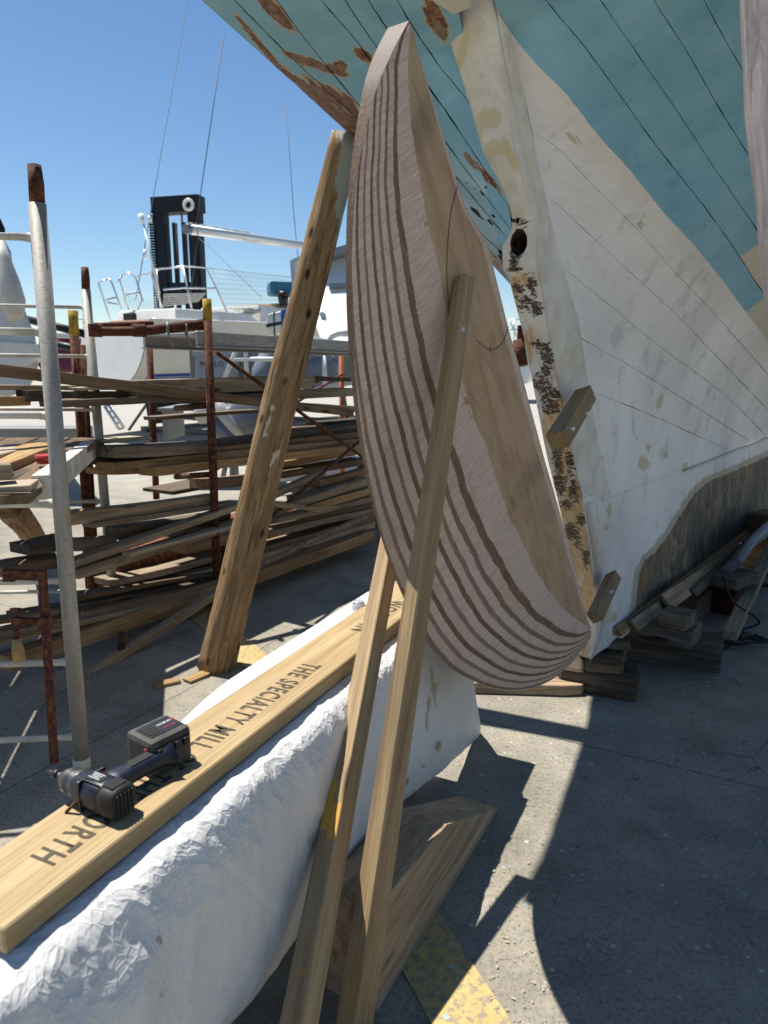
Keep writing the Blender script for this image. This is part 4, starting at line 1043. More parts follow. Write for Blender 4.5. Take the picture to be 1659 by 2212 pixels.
lettering('WURTH', bc_ + zt_ + hx*(hw_-.014) + hy*.010, -hx, -hy, .032, .008, MAT['ink'], lab)
lettering('18V 2Ah', bc_ + zt_ + hx*(hw_-.016) - hy*.008, -hx, -hy, .026, .007, MAT['inkred'], lab)
m = MB(); e_ = bc_ + zt_ + hx*(hw_-.010) + hy*.012; m.box(e_ - hy*.004 + hx*.001, hx*.0035, hy*.0035, Vector((0, 0, .0002))); m.build('emblem', MAT['inkred'], lab)
# clip lugs on the battery side facing the handle
m = MB()
for k in range(4): m.box(bc_ - hy*.0425 - hx*(hw_-.018-.02*k) + Vector((0, 0, .012)), hx*.006, hy*.006, Vector((0, 0, .009)), .002)
m.box(bc_ - hy*.041 + Vector((0, 0, .020)), hx*(hw_-.006), hy*.004, Vector((0, 0, .003)), .001); dlink(m, 'latch_rail', MAT['black'], bat)
m = MB(); m.box(bc_ - hx*(hw_+.0002) - hy*.024, hx*.0012, hy*.004, Vector((0, 0, .022)), .0006); dlink(m, 'side_pad', MAT['toolred'], bat)
m = MB(); m.box(bc_ + hx*(hw_+.0008), hx*.0015, hy*.022, Vector((0, 0, .022)), .001); dlink(m, 'side_panel', MAT['tooldust'], bat)
# handle from the body to the battery
h0 = bp(.62, -.0, .004); h1 = bc_ - hy*.034 - hx*.008
hd = (h1-h0).normalized(); hu = (Vector((0, 0, 1)) - hd*hd.z).normalized(); hs = hd.cross(hu)
m = MB(); loft(m, [(h0, .030, .022), (h0.lerp(h1, .25), .025, .0195), (h0.lerp(h1, .42), .020, .0178), (h0.lerp(h1, .7), .0195, .0178), (h0.lerp(h1, .86), .022, .020), (h1, .034, .026)], pw=2.4, S=hs, U=hu)
dlink(m, 'handle', MAT['toolblue'])
t0 = h0.lerp(h1, .27); sgn = -1 if hs.dot(ba) > 0 else 1
m = MB(); loft(m, [(t0 + hs*sgn*.022, .010, .009), (t0 + hs*sgn*.022 + hd*.028, .008, .009)], pw=2.4, S=hs, U=hu); dlink(m, 'trigger', MAT['black'])
m = MB(); m.box(h0.lerp(h1, .12) + hs*sgn*.020 + hu*.016, hd*.010, hs*.004, hu*.003, .001); dlink(m, 'direction_switch', MAT['toolred'])
m = MB(); m.box(bp(.62, -.0298, .006), ba*.012, bs*.0018, bu*.008, .001); dlink(m, 'gear_slider', MAT['toolred'])
m = MB(); bx = bp(.60, .0, .0294); m.box(bx, ba*.019, bs*.011, bu*.0008, .0004); rl = dlink(m, 'rating_label', MAT['label'])
m = MB()
for k in range(4): m.box(bx + bs*(-.007+.0045*k) - ba*.002 + bu*.001, ba*(.014-.002*(k % 3)), bs*.0007, bu*.0003)
m.build('label_print', MAT['ink'], rl)
# screws and a moulded seam
m = MB()
for u_, z_ in ((.52, .012), (.74, .012), (.52, -.012), (.74, -.012), (.93, .0)): m.tube([bp(u_, -.0285, z_), bp(u_, -.0302, z_)], .0026, 8)
dlink(m, 'screws', MAT['toolmetal'])
m = MB(); m.box(bp(.60, -.0, .0293) + bs*.018, ba*.028, bs*.0012, bu*.0012, .0005); m.box(bp(.47, 0, 0), ba*.0015, bs*.0300, bu*.0296, .004); dlink(m, 'housing_seam', MAT['black'])
m = MB(); m.box(h0.lerp(h1, .62) + hu*.0172, hd*.030, hs*.010, hu*.0012, .0006); dlink(m, 'grip_pad', MAT['blackr'])
# belt hook under the collar
m = MB(); m.tube([bp(.42, .030, -.010), bp(.30, .040, -.030), bp(.22, .040, -.045), bp(.30, .036, -.052)], .003, 8); dlink(m, 'belt_hook', MAT['rust'])
# ------------------------------------------------------------------ timbers on the ground
# big wedge-ended timber beside the bench
wa = G(813, 2190); wt_ = G(1079, 1746); wd = (wt_-wa).normalized(); wn = Vector((-wd.y, wd.x, 0)); wl = (wt_-wa).length
kk = .47
prof_ = [(0, 0), (wl, 0), (wl*kk, .236), (0, .285)]
m = MB(); m.prism([wa + wd*a_ + Vector((0, 0, b_+.001)) for a_, b_ in prof_], wn*.155)
me = m.me('wedge_timber', MAT['block'], bevel=.004, bseg=2)
mw = Matrix((wd, wn, Vector((0, 0, 1)))).transposed().to_4x4(); mw.translation = wa; me.transform(mw.inverted())
o = link('wedge_timber', me, None, mw); tag(o, 'thick timber with a long sloping end lying beside the tarpaulin bench', 'timber')
# blocks under the keel
def gblock(name, a, b, w_, z0, h, mat, label, cat, group=None, bev=.006, rough=.004, L=None):
    """a,b: ground pixels of the near bottom edge (left, right) projected at height z0"""
    p0, p1 = G(*a, z0), G(*b, z0)
    if L: p0 = p1 + (p0-p1).normalized()*L
    d_ = (p1-p0).normalized(); n_ = Vector((-d_.y, d_.x, 0))
    o_ = bar(name, p0 + n_*w_/2 + Vector((0, 0, h)), p1 + n_*w_/2 + Vector((0, 0, h)), w_, h, mat, bev=bev, rough=rough)
    return tag(o_, label, cat, group)
gblock('keel_block', (1205, 1489), (1373, 1519), .20, .001, .115, MAT['darkw'], 'dark heavy timber block at bottom of the pile under the heel of the keel', 'timber block', 'keel blocks under the boat', .01, .01)
gblock('keel_block', (1262, 1450), (1346, 1462), .17, .117, .075, MAT['darkw'], 'dark timber block lying across the lowest block under the heel of the keel', 'timber block', 'keel blocks under the boat', .012, .012)
gblock('keel_block', (1310, 1406), (1362, 1410), .09, .193, .035, MAT['pile'], 'small pale wedge on top of the front pile of keel blocks', 'timber block', 'keel blocks under the boat', .006, .01)
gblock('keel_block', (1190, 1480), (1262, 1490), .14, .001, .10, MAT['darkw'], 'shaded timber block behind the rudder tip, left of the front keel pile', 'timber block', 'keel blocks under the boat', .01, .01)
gblock('keel_block', (1352, 1425), (1555, 1455), .19, .001, .085, MAT['pile'], 'long grey timber at bottom of the second pile under the keel', 'timber block', 'keel blocks under the boat', .004, .004)
gblock('keel_block', (1340, 1397), (1558, 1433), .19, .087, .09, MAT['pile'], 'long grey timber in the middle of the second pile under the keel', 'timber block', 'keel blocks under the boat', .004, .004)
gblock('keel_block', (1333, 1368), (1492, 1404), .19, .179, .085, MAT['pile'], 'shorter grey timber on top of the second pile under the keel', 'timber block', 'keel blocks under the boat', .004, .004)
gblock('keel_block', (1418, 1352), (1480, 1367), .14, .266, .075, MAT['pile'], 'chipped grey offcut lying on top of the second keel pile', 'timber block', 'keel blocks under the boat', .006, .008)
gblock('keel_block', (1520, 1318), (1583, 1333), .30, .001, .24, MAT['redpaint'], 'dark red painted block standing at the far keel pile', 'timber block', 'keel blocks under the boat', .008, .006)
gblock('keel_block', (1524, 1262), (1590, 1278), .30, .243, .06, MAT['pile'], 'weathered grey board lying on the dark red block', 'timber block', 'keel blocks under the boat', .006, .006)
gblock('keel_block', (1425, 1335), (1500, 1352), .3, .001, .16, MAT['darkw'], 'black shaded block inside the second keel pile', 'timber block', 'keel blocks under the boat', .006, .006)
gblock('keel_block', (1600, 1222), (1720, 1250), .25, .001, .42, MAT['brown'], 'tall brown timber crib far along the keel in the shade', 'timber block', 'keel blocks under the boat', .006, .006)
# loose strips leaning along the keel
def stick(name, a, ta, b, tb_, w_, h, mat, label, cat='board', group=None, up=(0, 0, 1), **k):
    o_ = bar(name, P(*a, ta), P(*b, tb_), w_, h, mat, up, **k); return tag(o_, label, cat, group)
gs = 'strips of wood piled along the keel'
def off_keel(px, py, L_): return PL(px, py, ST, PS+L_)
for (a, b, L1, L2, w_, h_, mt, lb) in [
    ((1336, 1364), (1640, 1132), .13, .13, .05, .03, 'brown', 'long brown strip tight against the foot of the keel'),
    ((1372, 1352), (1600, 1178), .17, .17, .06, .02, 'grey', 'pale grey strip with splintered end in front of the keel foot strip'),
    ((1440, 1300), (1545, 1228), .20, .20, .09, .022, 'grey', 'wide short board lying over the keel strips'),
    ((1500, 1282), (1650, 1140), .24, .22, .05, .03, 'darkw', 'dark strip at the outer side of the keel strips')]:
    o = bar('wood_strip', off_keel(*a, L1), off_keel(*b, L2), w_, h_, MAT[mt], ST*.8+Vector((0, 0, .6)), bev=.002, ends=(.02, .015)); tag(o, lb, 'strip of wood', gs)
o = bar('wood_strip', G(1578, 1362, .17) - Vector((.0, .0, .0)), off_keel(1690, 1130, .3), .07, .05, MAT['grey'], bev=.003); tag(o, 'squared pale stake leaning over the keel strips towards the red block', 'strip of wood', gs)
m = MB(); 
for k in range(5):
    p0 = off_keel(1560+k*8, 1240-k*6, .26+.02*k); p1 = off_keel(1690, 1120-k*5, .3+.02*k); m.tube([p0, p0.lerp(p1, .3)+Vector((0, 0, .03)), p0.lerp(p1, .7)+Vector((.01, 0, .01)), p1], .028, 8)
o = m.build('plastic_sheet', MAT['sheet']); tag(o, 'crumpled blue grey plastic sheeting stuffed along the keel strips', 'sheeting')
# black cable and its coils
m = MB(); cc = G(1602, 1385, .012)
pts = [off_keel(1562, 1245, .3), G(1585, 1300, .25), G(1640, 1345, .08), cc + Vector((.03, .12, 0))]
for k in range(40):
    a_ = k*.42; r_ = .11 + .03*math.sin(k*.9); pts.append(cc + Vector((math.cos(a_)*r_*1.1, math.sin(a_)*r_, .002*k % .03)))
pts += [G(1560, 1404, .01), G(1500, 1405, .01)]
m.tube(catmull(pts, 200), .0065, 6); o = m.build('power_cable', MAT['blackr']); 
tag(o, 'black power cable with a small coil on the concrete beside the keel piles', 'cable')
m = MB(); m.box(cc + Vector((0, 0, .03)), (.03, .01, 0), (-.006, .02, 0), (0, 0, .02), .006); m.tube([cc + Vector((.03, .01, .03)), cc + Vector((.06, .02, .03))], .016, 10); m.build('plug', MAT['black'], o)
m = MB(); cc = G(1655, 1258, .012); m.tube([cc + Vector((math.cos(k*.4)*(.2+.02*math.sin(k)), math.sin(k*.4)*(.16+.02*math.cos(k*1.3)), .012+.0004*k)) for k in range(60)], .009, 6)
o = m.build('hose_coil', MAT['blackr']); tag(o, 'flat coil of black hose on the ground past the red block', 'hose')
# flat dark board with rounded end on the ground under the rudder
a, b = G(1030, 1497), G(1262, 1503); d_ = (b-a).normalized(); n_ = Vector((-d_.y, d_.x, 0))
m = MB(); Lb_ = (b-a).length; pl = [(-.5, 0), (Lb_*.8, -.012), (Lb_*.97, .0), (Lb_, .02), (Lb_*.95, .09), (Lb_*.7, .12), (-.5, .13)]
m.prism([a + d_*x_ + n_*y_ + Vector((0, 0, .002)) for x_, y_ in pl], Vector((0, 0, .05))); o = m.build('shaped_board', MAT['grey'], None, bevel=.003); tag(o, 'flat grey board with a rounded end lying under the rudder tip', 'board')
# offcuts by the foot of the round prop
for (a, b, w_, lb) in [((332, 1478), (388, 1466), .05, 'flat wood offcut lying left of the round prop foot'), ((402, 1468), (445, 1450), .06, 'small wood chip touching the round prop foot')]:
    o = bar('wood_offcut', G(*a, .016), G(*b, .016), w_, .014, MAT['tan'], bev=.002, rough=.01); tag(o, lb, 'offcut', 'offcuts on the ground')
# scattered shavings under the boat
m = MB(); rr = random.Random(5)
for k in range(1100):
    px, py = rr.uniform(1050, 1659), rr.uniform(1450, 2212); p = G(px, py, .006)
    if rr.random() < .25: p = G(rr.uniform(150, 700), rr.uniform(1350, 1650), .006)
    a_ = rr.uniform(0, 6.28); l_ = rr.uniform(.001, .0055); w_ = rr.uniform(.0006, .002)
    d_ = Vector((math.cos(a_), math.sin(a_), rr.uniform(-.5, .5)))*l_; n_ = Vector((-math.sin(a_), math.cos(a_), 0))*w_
    m.add([p-d_-n_, p+d_-n_, p+d_+n_, p-d_+n_], [[0, 1, 2, 3]])
o = m.build('wood_shavings', MAT['pale'], fix=False); struct(o, 'stuff'); tag(o, 'fine wood shavings and paint flakes scattered on the concrete', 'shavings')

# ------------------------------------------------------------------ round log prop on the port side
ptop = hull(748, 292) + Vector((0, 0, -.005)); pbot = G(461, 1452) + Vector((0, .06, 0))
def logprop(name, p0, p1, r0, r1, label, wash, mat, seed, flat_top=True):
    d_ = (p1-p0); L_ = d_.length; mw_, _ = frame(p0, p1, (0, 0, 1)); n_ = 40; k_ = 26
    m_ = MB(); rows_ = []; wv = []; fv = []
    for i in range(n_+1):
        u = i/n_; r_ = lerp(r0, r1, u); row = []
        bx = noise.noise((u*2.1+seed, 1, 2))*.02*math.sin(math.pi*u); by = noise.noise((u*2.1+seed, 5, 2))*.02*math.sin(math.pi*u)
        for k in range(k_):
            a_ = 2*math.pi*k/k_
            rr_ = r_*(1 + .10*noise.noise((math.cos(a_)*1.2+seed, math.sin(a_)*1.2, u*5)) + .03*noise.noise((math.cos(a_)*5, math.sin(a_)*5+seed, u*30)))
            row.append(Vector((u*L_, math.cos(a_)*rr_+bx, math.sin(a_)*rr_+by)))
            wv.append(wash(u, a_)); fv.append(-1)
        rows_.append(row)
    for r in rows_: r.append(r[0])
    vs = [v for r in rows_ for v in r[:-1]]
    m_.add(vs, [[i*k_+k, i*k_+(k+1) % k_, (i+1)*k_+(k+1) % k_, (i+1)*k_+k] for i in range(n_) for k in range(k_)] + [list(range(k_))[::-1], list(range(n_*k_, n_*k_+k_))], True)
    me_ = m_.me(name, mat); 
    setattr_pts(me_, 'wash', wv); setattr_pts(me_, 'flake', fv)
    return link(name, me_, None, mw_)
o = logprop('log_prop', pbot, ptop, .096, .068, '', lambda u, a_: (u-.90)*4.5 + .45*math.sin(a_+2.6), MAT['pole'], 3.3)
tag(o, 'rough round log shore with whitewashed top wedged under the port side of the hull', 'log prop')
fl = o.data.attributes['flake'].data
for v_, d_ in zip(o.data.vertices, fl):
    w_ = o.matrix_basis @ v_.co; q = w_-CAM; dp = q.dot(Vector((0, cp, -sp))); X = CX+F*q.x/dp; Y = CY-F*q.dot(Vector((0, sp, cp)))/dp
    d_.value = ell(X, Y, [(585, 900, 10, 70, 15), (575, 935, 14, 26, 10), (600, 985, 14, 26, 10), (585, 1000, 8, 60, 12), (640, 870, 8, 14, 0)])-.5
# grey driftwood prop at the right edge of the picture
pts_px = [(1664, -130), (1668, 60), (1676, 230), (1700, 400), (1714, 560), (1740, 800), (1800, 1400)]
cl_ = [P(x_, y_, 1.28-.02*i) for i, (x_, y_) in enumerate(pts_px)]; dd = (cl_[-1]-cl_[-2]).normalized(); gnd = cl_[-1] - dd*(cl_[-1].z/dd.z); cl_.append(gnd)
m = MB(); m.tube(catmull(cl_, 30), [.050*(1+.1*noise.noise((k*.5, 2, 3))) for k in range(30)], 18)
pw_ = m.me('driftwood_prop', MAT['dead'])
pc = P(1664, -130, 1.28)
mw_, _ = frame(gnd, pc); pw_.transform(mw_.inverted()); o = link('driftwood_prop', pw_, None, mw_); tag(o, 'crooked bleached grey prop standing at the right under the starboard side', 'log prop')

# ------------------------------------------------------------------ galvanised scaffold towers at the left
UN = Vector((-.838, .546, 0))
def tubeobj(name, pts, r, mat, parent, n=14): m_ = MB(); m_.tube(pts, r, n); return m_.build(name, mat, parent)
fa0 = G(178, 1662); fa1 = P(80, 440, 2.36)
frA = thing('scaffold_tower', fa0, 'nearer galvanised scaffold ladder tower with whitened rungs and a rusty spigot on top', 'scaffold', 'galvanised scaffold towers')
def on_line(a_, b_, py):                     # point of segment a-b that projects to image row py
    lo, hi = 0.0, 1.0
    for _ in range(40):
        mid = (lo+hi)/2; q = a_.lerp(b_, mid)-CAM; Y = CY - F*q.dot(Vector((0, sp, cp)))/q.dot(Vector((0, cp, -sp)))
        if Y > py: lo = mid
        else: hi = mid
    return a_.lerp(b_, lo)
def scaff(fr, f0, f1, spig, r, rungs, rl, rr_, left=Vector((-.92, -.10, .012))):
    tubeobj('upright', [f0, f1], r, MAT['galv'], fr, 20); s2_ = tubeobj('spigot', [f1 - (f1-f0).normalized()*.02, f1.lerp(spig, .5) + Vector((.002, 0, 0)), spig], [r*.84, r*.86, r*.76], MAT['rust'], fr, 16)
    tubeobj('upright', [f0 + left, f1 + left], r, MAT['galv'], fr, 14)
    for y_, k_ in rungs:
        p_ = on_line(f0, f1, y_); m_ = MB(); m_.tube([p_ + left, p_], rr_*k_, 12); m_.tube([p_ - Vector((r*1.9, 0, 0)), p_ - Vector((r*.6, 0, 0))], [rr_*k_*1.0, rr_*k_*1.5], 12, False); m_.build('rung', MAT['rung'], fr)
    m_ = MB(); m_.tube([f0, f0 + Vector((0, 0, .05))], r*1.12, 14); m_.build('foot', MAT['rung'], fr)
scaff(frA, fa0, fa1, P(74, 357, 2.345), .0285, [(513, .9), (717, .95), (898, .9), (1088, 1.05), (1255, .8), (1430, .95), (1592, .9)], None, .0135)
fb0_ = G(250, 1345); fb1_ = P(185, 626, 3.95)
frB = thing('scaffold_tower', fb0_, 'farther galvanised scaffold ladder tower standing behind the nearer one', 'scaffold', 'galvanised scaffold towers')
scaff(frB, fb0_, fb1_, P(183, 578, 3.94), .0262, [(664, .9), (770, .95), (885, .9), (1083, .95), (1275, .95)], None, .0115)
# whitened beam lying from frame to frame
o = stick('scaffold_beam', (86, 1026), 2.62, (193, 951), 3.98, .06, .10, MAT['rung'], 'paint-splashed beam lying from the nearer scaffold tower to the farther one', 'beam', bev=.003)
for y_, k_ in ((0, 0),): pass
m = MB()
for x_, y_ in ((166, 968), (154, 974)): pass
# corrugated plank under the near end of the platform
o = stick('scaffold_beam', (-260, 1063), 2.45, (80, 1058), 2.6, .09, .032, MAT['rung'], 'splashed ribbed plank lying level on a rung of the nearer scaffold tower', 'beam', bev=.002)
# boards on the left platform
gp = 'boards lying on the left scaffold'
for nm_, a, ta, b, tb_, w_, h_, mt, lb in [
    ('loose_board', (-60, 985), 2.9, (52, 958), 3.7, .17, .03, 'pale', 'bright thin board on the left platform farthest from the camera'),
    ('loose_board', (-60, 1012), 2.7, (100, 955), 3.6, .17, .075, 'tan', 'thick sunlit board with dark bands beside the nearer scaffold upright'),
    ('loose_board', (-120, 1052), 2.5, (82, 1040), 2.55, .16, .028, 'pale', 'pale short board with slanted end beside the splashed beam'),
    ('timber_offcut', (-60, 1000), 2.50, (30, 1000), 2.55, .09, .055, 'grey', 'grey cut block on the left platform at the picture edge'),
    ('loose_board', (-80, 1046), 2.55, (60, 990), 3.3, .26, .02, 'darkw', 'dark board under the other boards on the left platform')]:
    stick(nm_, a, ta, b, tb_, w_, h_, MAT[mt], lb, 'board', gp, bev=.003, ends=(.0, .02))
for k in range(5):
    x_ = -1.30 - .185*k
    o = bar('platform_board', Vector((x_, 2.38, 1.075)), Vector((x_-.44, 4.15, 1.10)), .165, .035, MAT['darkw' if k % 2 else 'brown'], bev=.003, warp=.006)
    tag(o, 'old brown floor board of the left scaffold platform, under the loose sunlit boards', 'board', 'floor boards of the left scaffold platform')
m = MB(); c_ = P(100, 1000, 3.0)
m.tube([c_, c_+Vector((0, 0, .035))], [.036, .042], 18); o = m.build('small_tub', MAT['toolred']); tag(o, 'small dark red plastic tub behind the nearer scaffold upright', 'tub')
# dark log lying slanted behind the left scaffold
o = logprop('log_prop', G(95, 1190), P(18, 1090, 3.9), .085, .075, '', lambda u, a_: -1, MAT['pole'], 9.1); tag(o, 'short thick log leaning in the shade behind the left scaffold', 'log prop')
# rusty F-clamp hung on the frame
cl = thing('bar_clamp', P(100, 1450, 2.62), 'rusty bar clamp with a wooden handle hanging on the nearer scaffold tower', 'clamp')
def box2(name, a, b, t, w_, d_, par, mat='rust', bev=.002):
    p0, p1 = P(*a, t), P(*b, t); o_ = bar(name, p0, p1, d_, w_, MAT[mat], Vector((0, -1, .2)) if abs(p1.z-p0.z) > .05 else (0, 0, 1), bev=bev); setpar2(o_, par); return o_
def setpar2(o_, par):
    o_.parent = par; o_.matrix_parent_inverse = worldm(par).inverted()
TC = 2.50
box2('bar', (90, 1238), (116, 1650), TC, .012, .030, cl)
m = MB(); p0, p1 = P(8, 1240, TC), P(99, 1243, TC); m.box(p0.lerp(p1, .5), (p1-p0)/2, (0, .012, 0), (0, .0, .018), .004); m.box(p0 + Vector((.02, 0, -.012)), (.02, 0, 0), (0, .014, 0), (0, 0, .014), .004); m.build('fixed_jaw', MAT['rust'], cl)
m = MB(); p0, p1 = P(26, 1340, TC), P(104, 1346, TC); m.box(p0.lerp(p1, .5), (p1-p0)/2, (0, .012, 0), (0, 0, .013), .004); m.box(p1 + Vector((-.01, 0, 0)), (.018, 0, 0), (0, .018, 0), (0, 0, .024), .004); m.build('sliding_jaw', MAT['rust'], cl)
m = MB(); p0 = P(33, 1314, TC)
q0, q1 = P(33, 1318, TC), P(36, 1385, TC); m.tube([q0, q1], .0065, 10); m.tube([p0, q0, q0+Vector((0, 0, -.008))], [.019, .017, .008], 14)
for k in range(12): c_ = q0.lerp(q1, .35+.05*k); m.tube([c_, c_+Vector((0, 0, -.003))], .009, 10)
m.build('screw', MAT['rust'], cl)
m = MB(); q0, q1 = P(36, 1380, TC), P(42, 1428, TC); m.tube([q0, q0.lerp(q1, .3), q0.lerp(q1, .35), q1], [.016, .017, .020, .021], 14); m.build('handle', MAT['tan'], cl)

# ------------------------------------------------------------------ rusty scaffold, deck and lumber rack
def VP(px, py, n0): return PL(px, py, UN, n0)
sc2 = thing('rusty_scaffold', G(470, 1310), 'rusty tube scaffold with chipped yellow post tips holding the lumber pile', 'scaffold')
def rpost(px0, py0, px1, py1, r, tip, n0, mat='rust'):
    b_ = VP(px1, py1, n0); b_.z = max(b_.z, .0); t_ = VP(px0, py0, n0); t_.x, t_.y = lerp(t_.x, b_.x, .0), t_.y
    tubeobj('post', [b_, t_], r, MAT[mat], sc2, 14)
    if tip:
        k_ = (t_-b_).normalized(); tubeobj('painted_tip', [t_ - k_*tip, t_ + k_*.006], r*1.03, MAT['postyellow'], sc2, 14)
    return b_, t_
rpost(447, 648, 471, 1308, .0262, .12, 3.30)
rpost(157, 673, 204, 1335, .0262, .13, 3.79)
rpost(178, 745, 214, 1330, .019, 0, 3.85)
rpost(322, 730, 338, 1078, .024, 0, 4.35)
rpost(737, 745, 741, 1150, .026, 0, 4.5, 'orange')
tubeobj('ledger', [VP(200, 716, 3.60), VP(300, 716, 3.45), VP(447, 700, 3.33)], [.026, .0262, .033], MAT['rust'], sc2)
tubeobj('ledger', [VP(205, 705, 3.66), VP(330, 700, 3.55)], .020, MAT['rust'], sc2)
tubeobj('ledger', [VP(380, 882, 3.7), VP(447, 876, 3.33)], .019, MAT['rust'], sc2)
tubeobj('ledger', [VP(380, 1030, 3.7), VP(450, 1025, 3.33)], .019, MAT['rust'], sc2)
for x_ in (165, 300): 
    m = MB(); c_ = VP(x_+40 if x_ < 200 else x_, 714, 3.60 if x_ < 200 else 3.46); m.tube([c_ - Vector((.03, .02, 0)), c_ + Vector((.03, .02, 0))], .036, 14); m.build('coupler', MAT['rust'], sc2)
tubeobj('brace', [VP(466, 760, 3.30), VP(790, 992, 3.27)], .013, MAT['rust'], sc2, 10)
tubeobj('brace', [VP(577, 1123, 3.24), VP(778, 952, 3.28)], .013, MAT['rust'], sc2, 10)
tubeobj('brace', [VP(395, 1062, 3.9), VP(570, 948, 3.9)], .010, MAT['rust'], sc2, 8)
tubeobj('brace', [VP(640, 870, 4.4), VP(745, 805, 4.4)], .012, MAT['rust'], sc2, 8)
for x_ in (362, 402):
    m = MB(); c_ = VP(x_, 711, 3.37); m.tube([c_ + Vector((0, -.034*math.cos(a_), .034*math.sin(a_))) + Vector((.012*math.cos(a_), 0, 0)) for a_ in [k*.33 for k in range(20)]], .009, 8); m.tube([c_ + Vector((.0, -.03, -.02)), c_ + Vector((.04, -.03, -.11))], .005, 6); m.build('strap', MAT['stand'], sc2)
# aluminium deck
dz = 1.715
d0, d1 = VP(372, 719, 3.42), VP(752, 755, 3.42); d0.z = d1.z = 0
du = (d1-d0).normalized(); d0 = G(372, 719, 0) if False else d0
dA = VP(425, 719, 3.42); dB = VP(752, 740, 3.42); de = dB + (dB-dA).normalized()*2.2
deck = thing('scaffold_deck', dA, 'long grey aluminium scaffold deck resting level across the rusty scaffold', 'scaffold deck')
o = bar('platform', dA + UN*.25, de + UN*.25, .44, .012, MAT['alu'], bev=.001); setpar2(o, deck)
for n_ in (0.0, .49):
    o = bar('side_rail', dA + UN*(n_+.005) + Vector((0, 0, .012)), de + UN*(n_+.005) + Vector((0, 0, .012)), .028, .085, MAT['alu'], bev=.004); setpar2(o, deck)
    o = bar('rail_flange', dA + UN*(n_-.004 if n_ == 0 else n_+.01) + Vector((0, 0, -.074)), de + UN*(n_-.004 if n_ == 0 else n_+.01) + Vector((0, 0, -.074)), .05, .014, MAT['alu'], bev=.002); setpar2(o, deck)
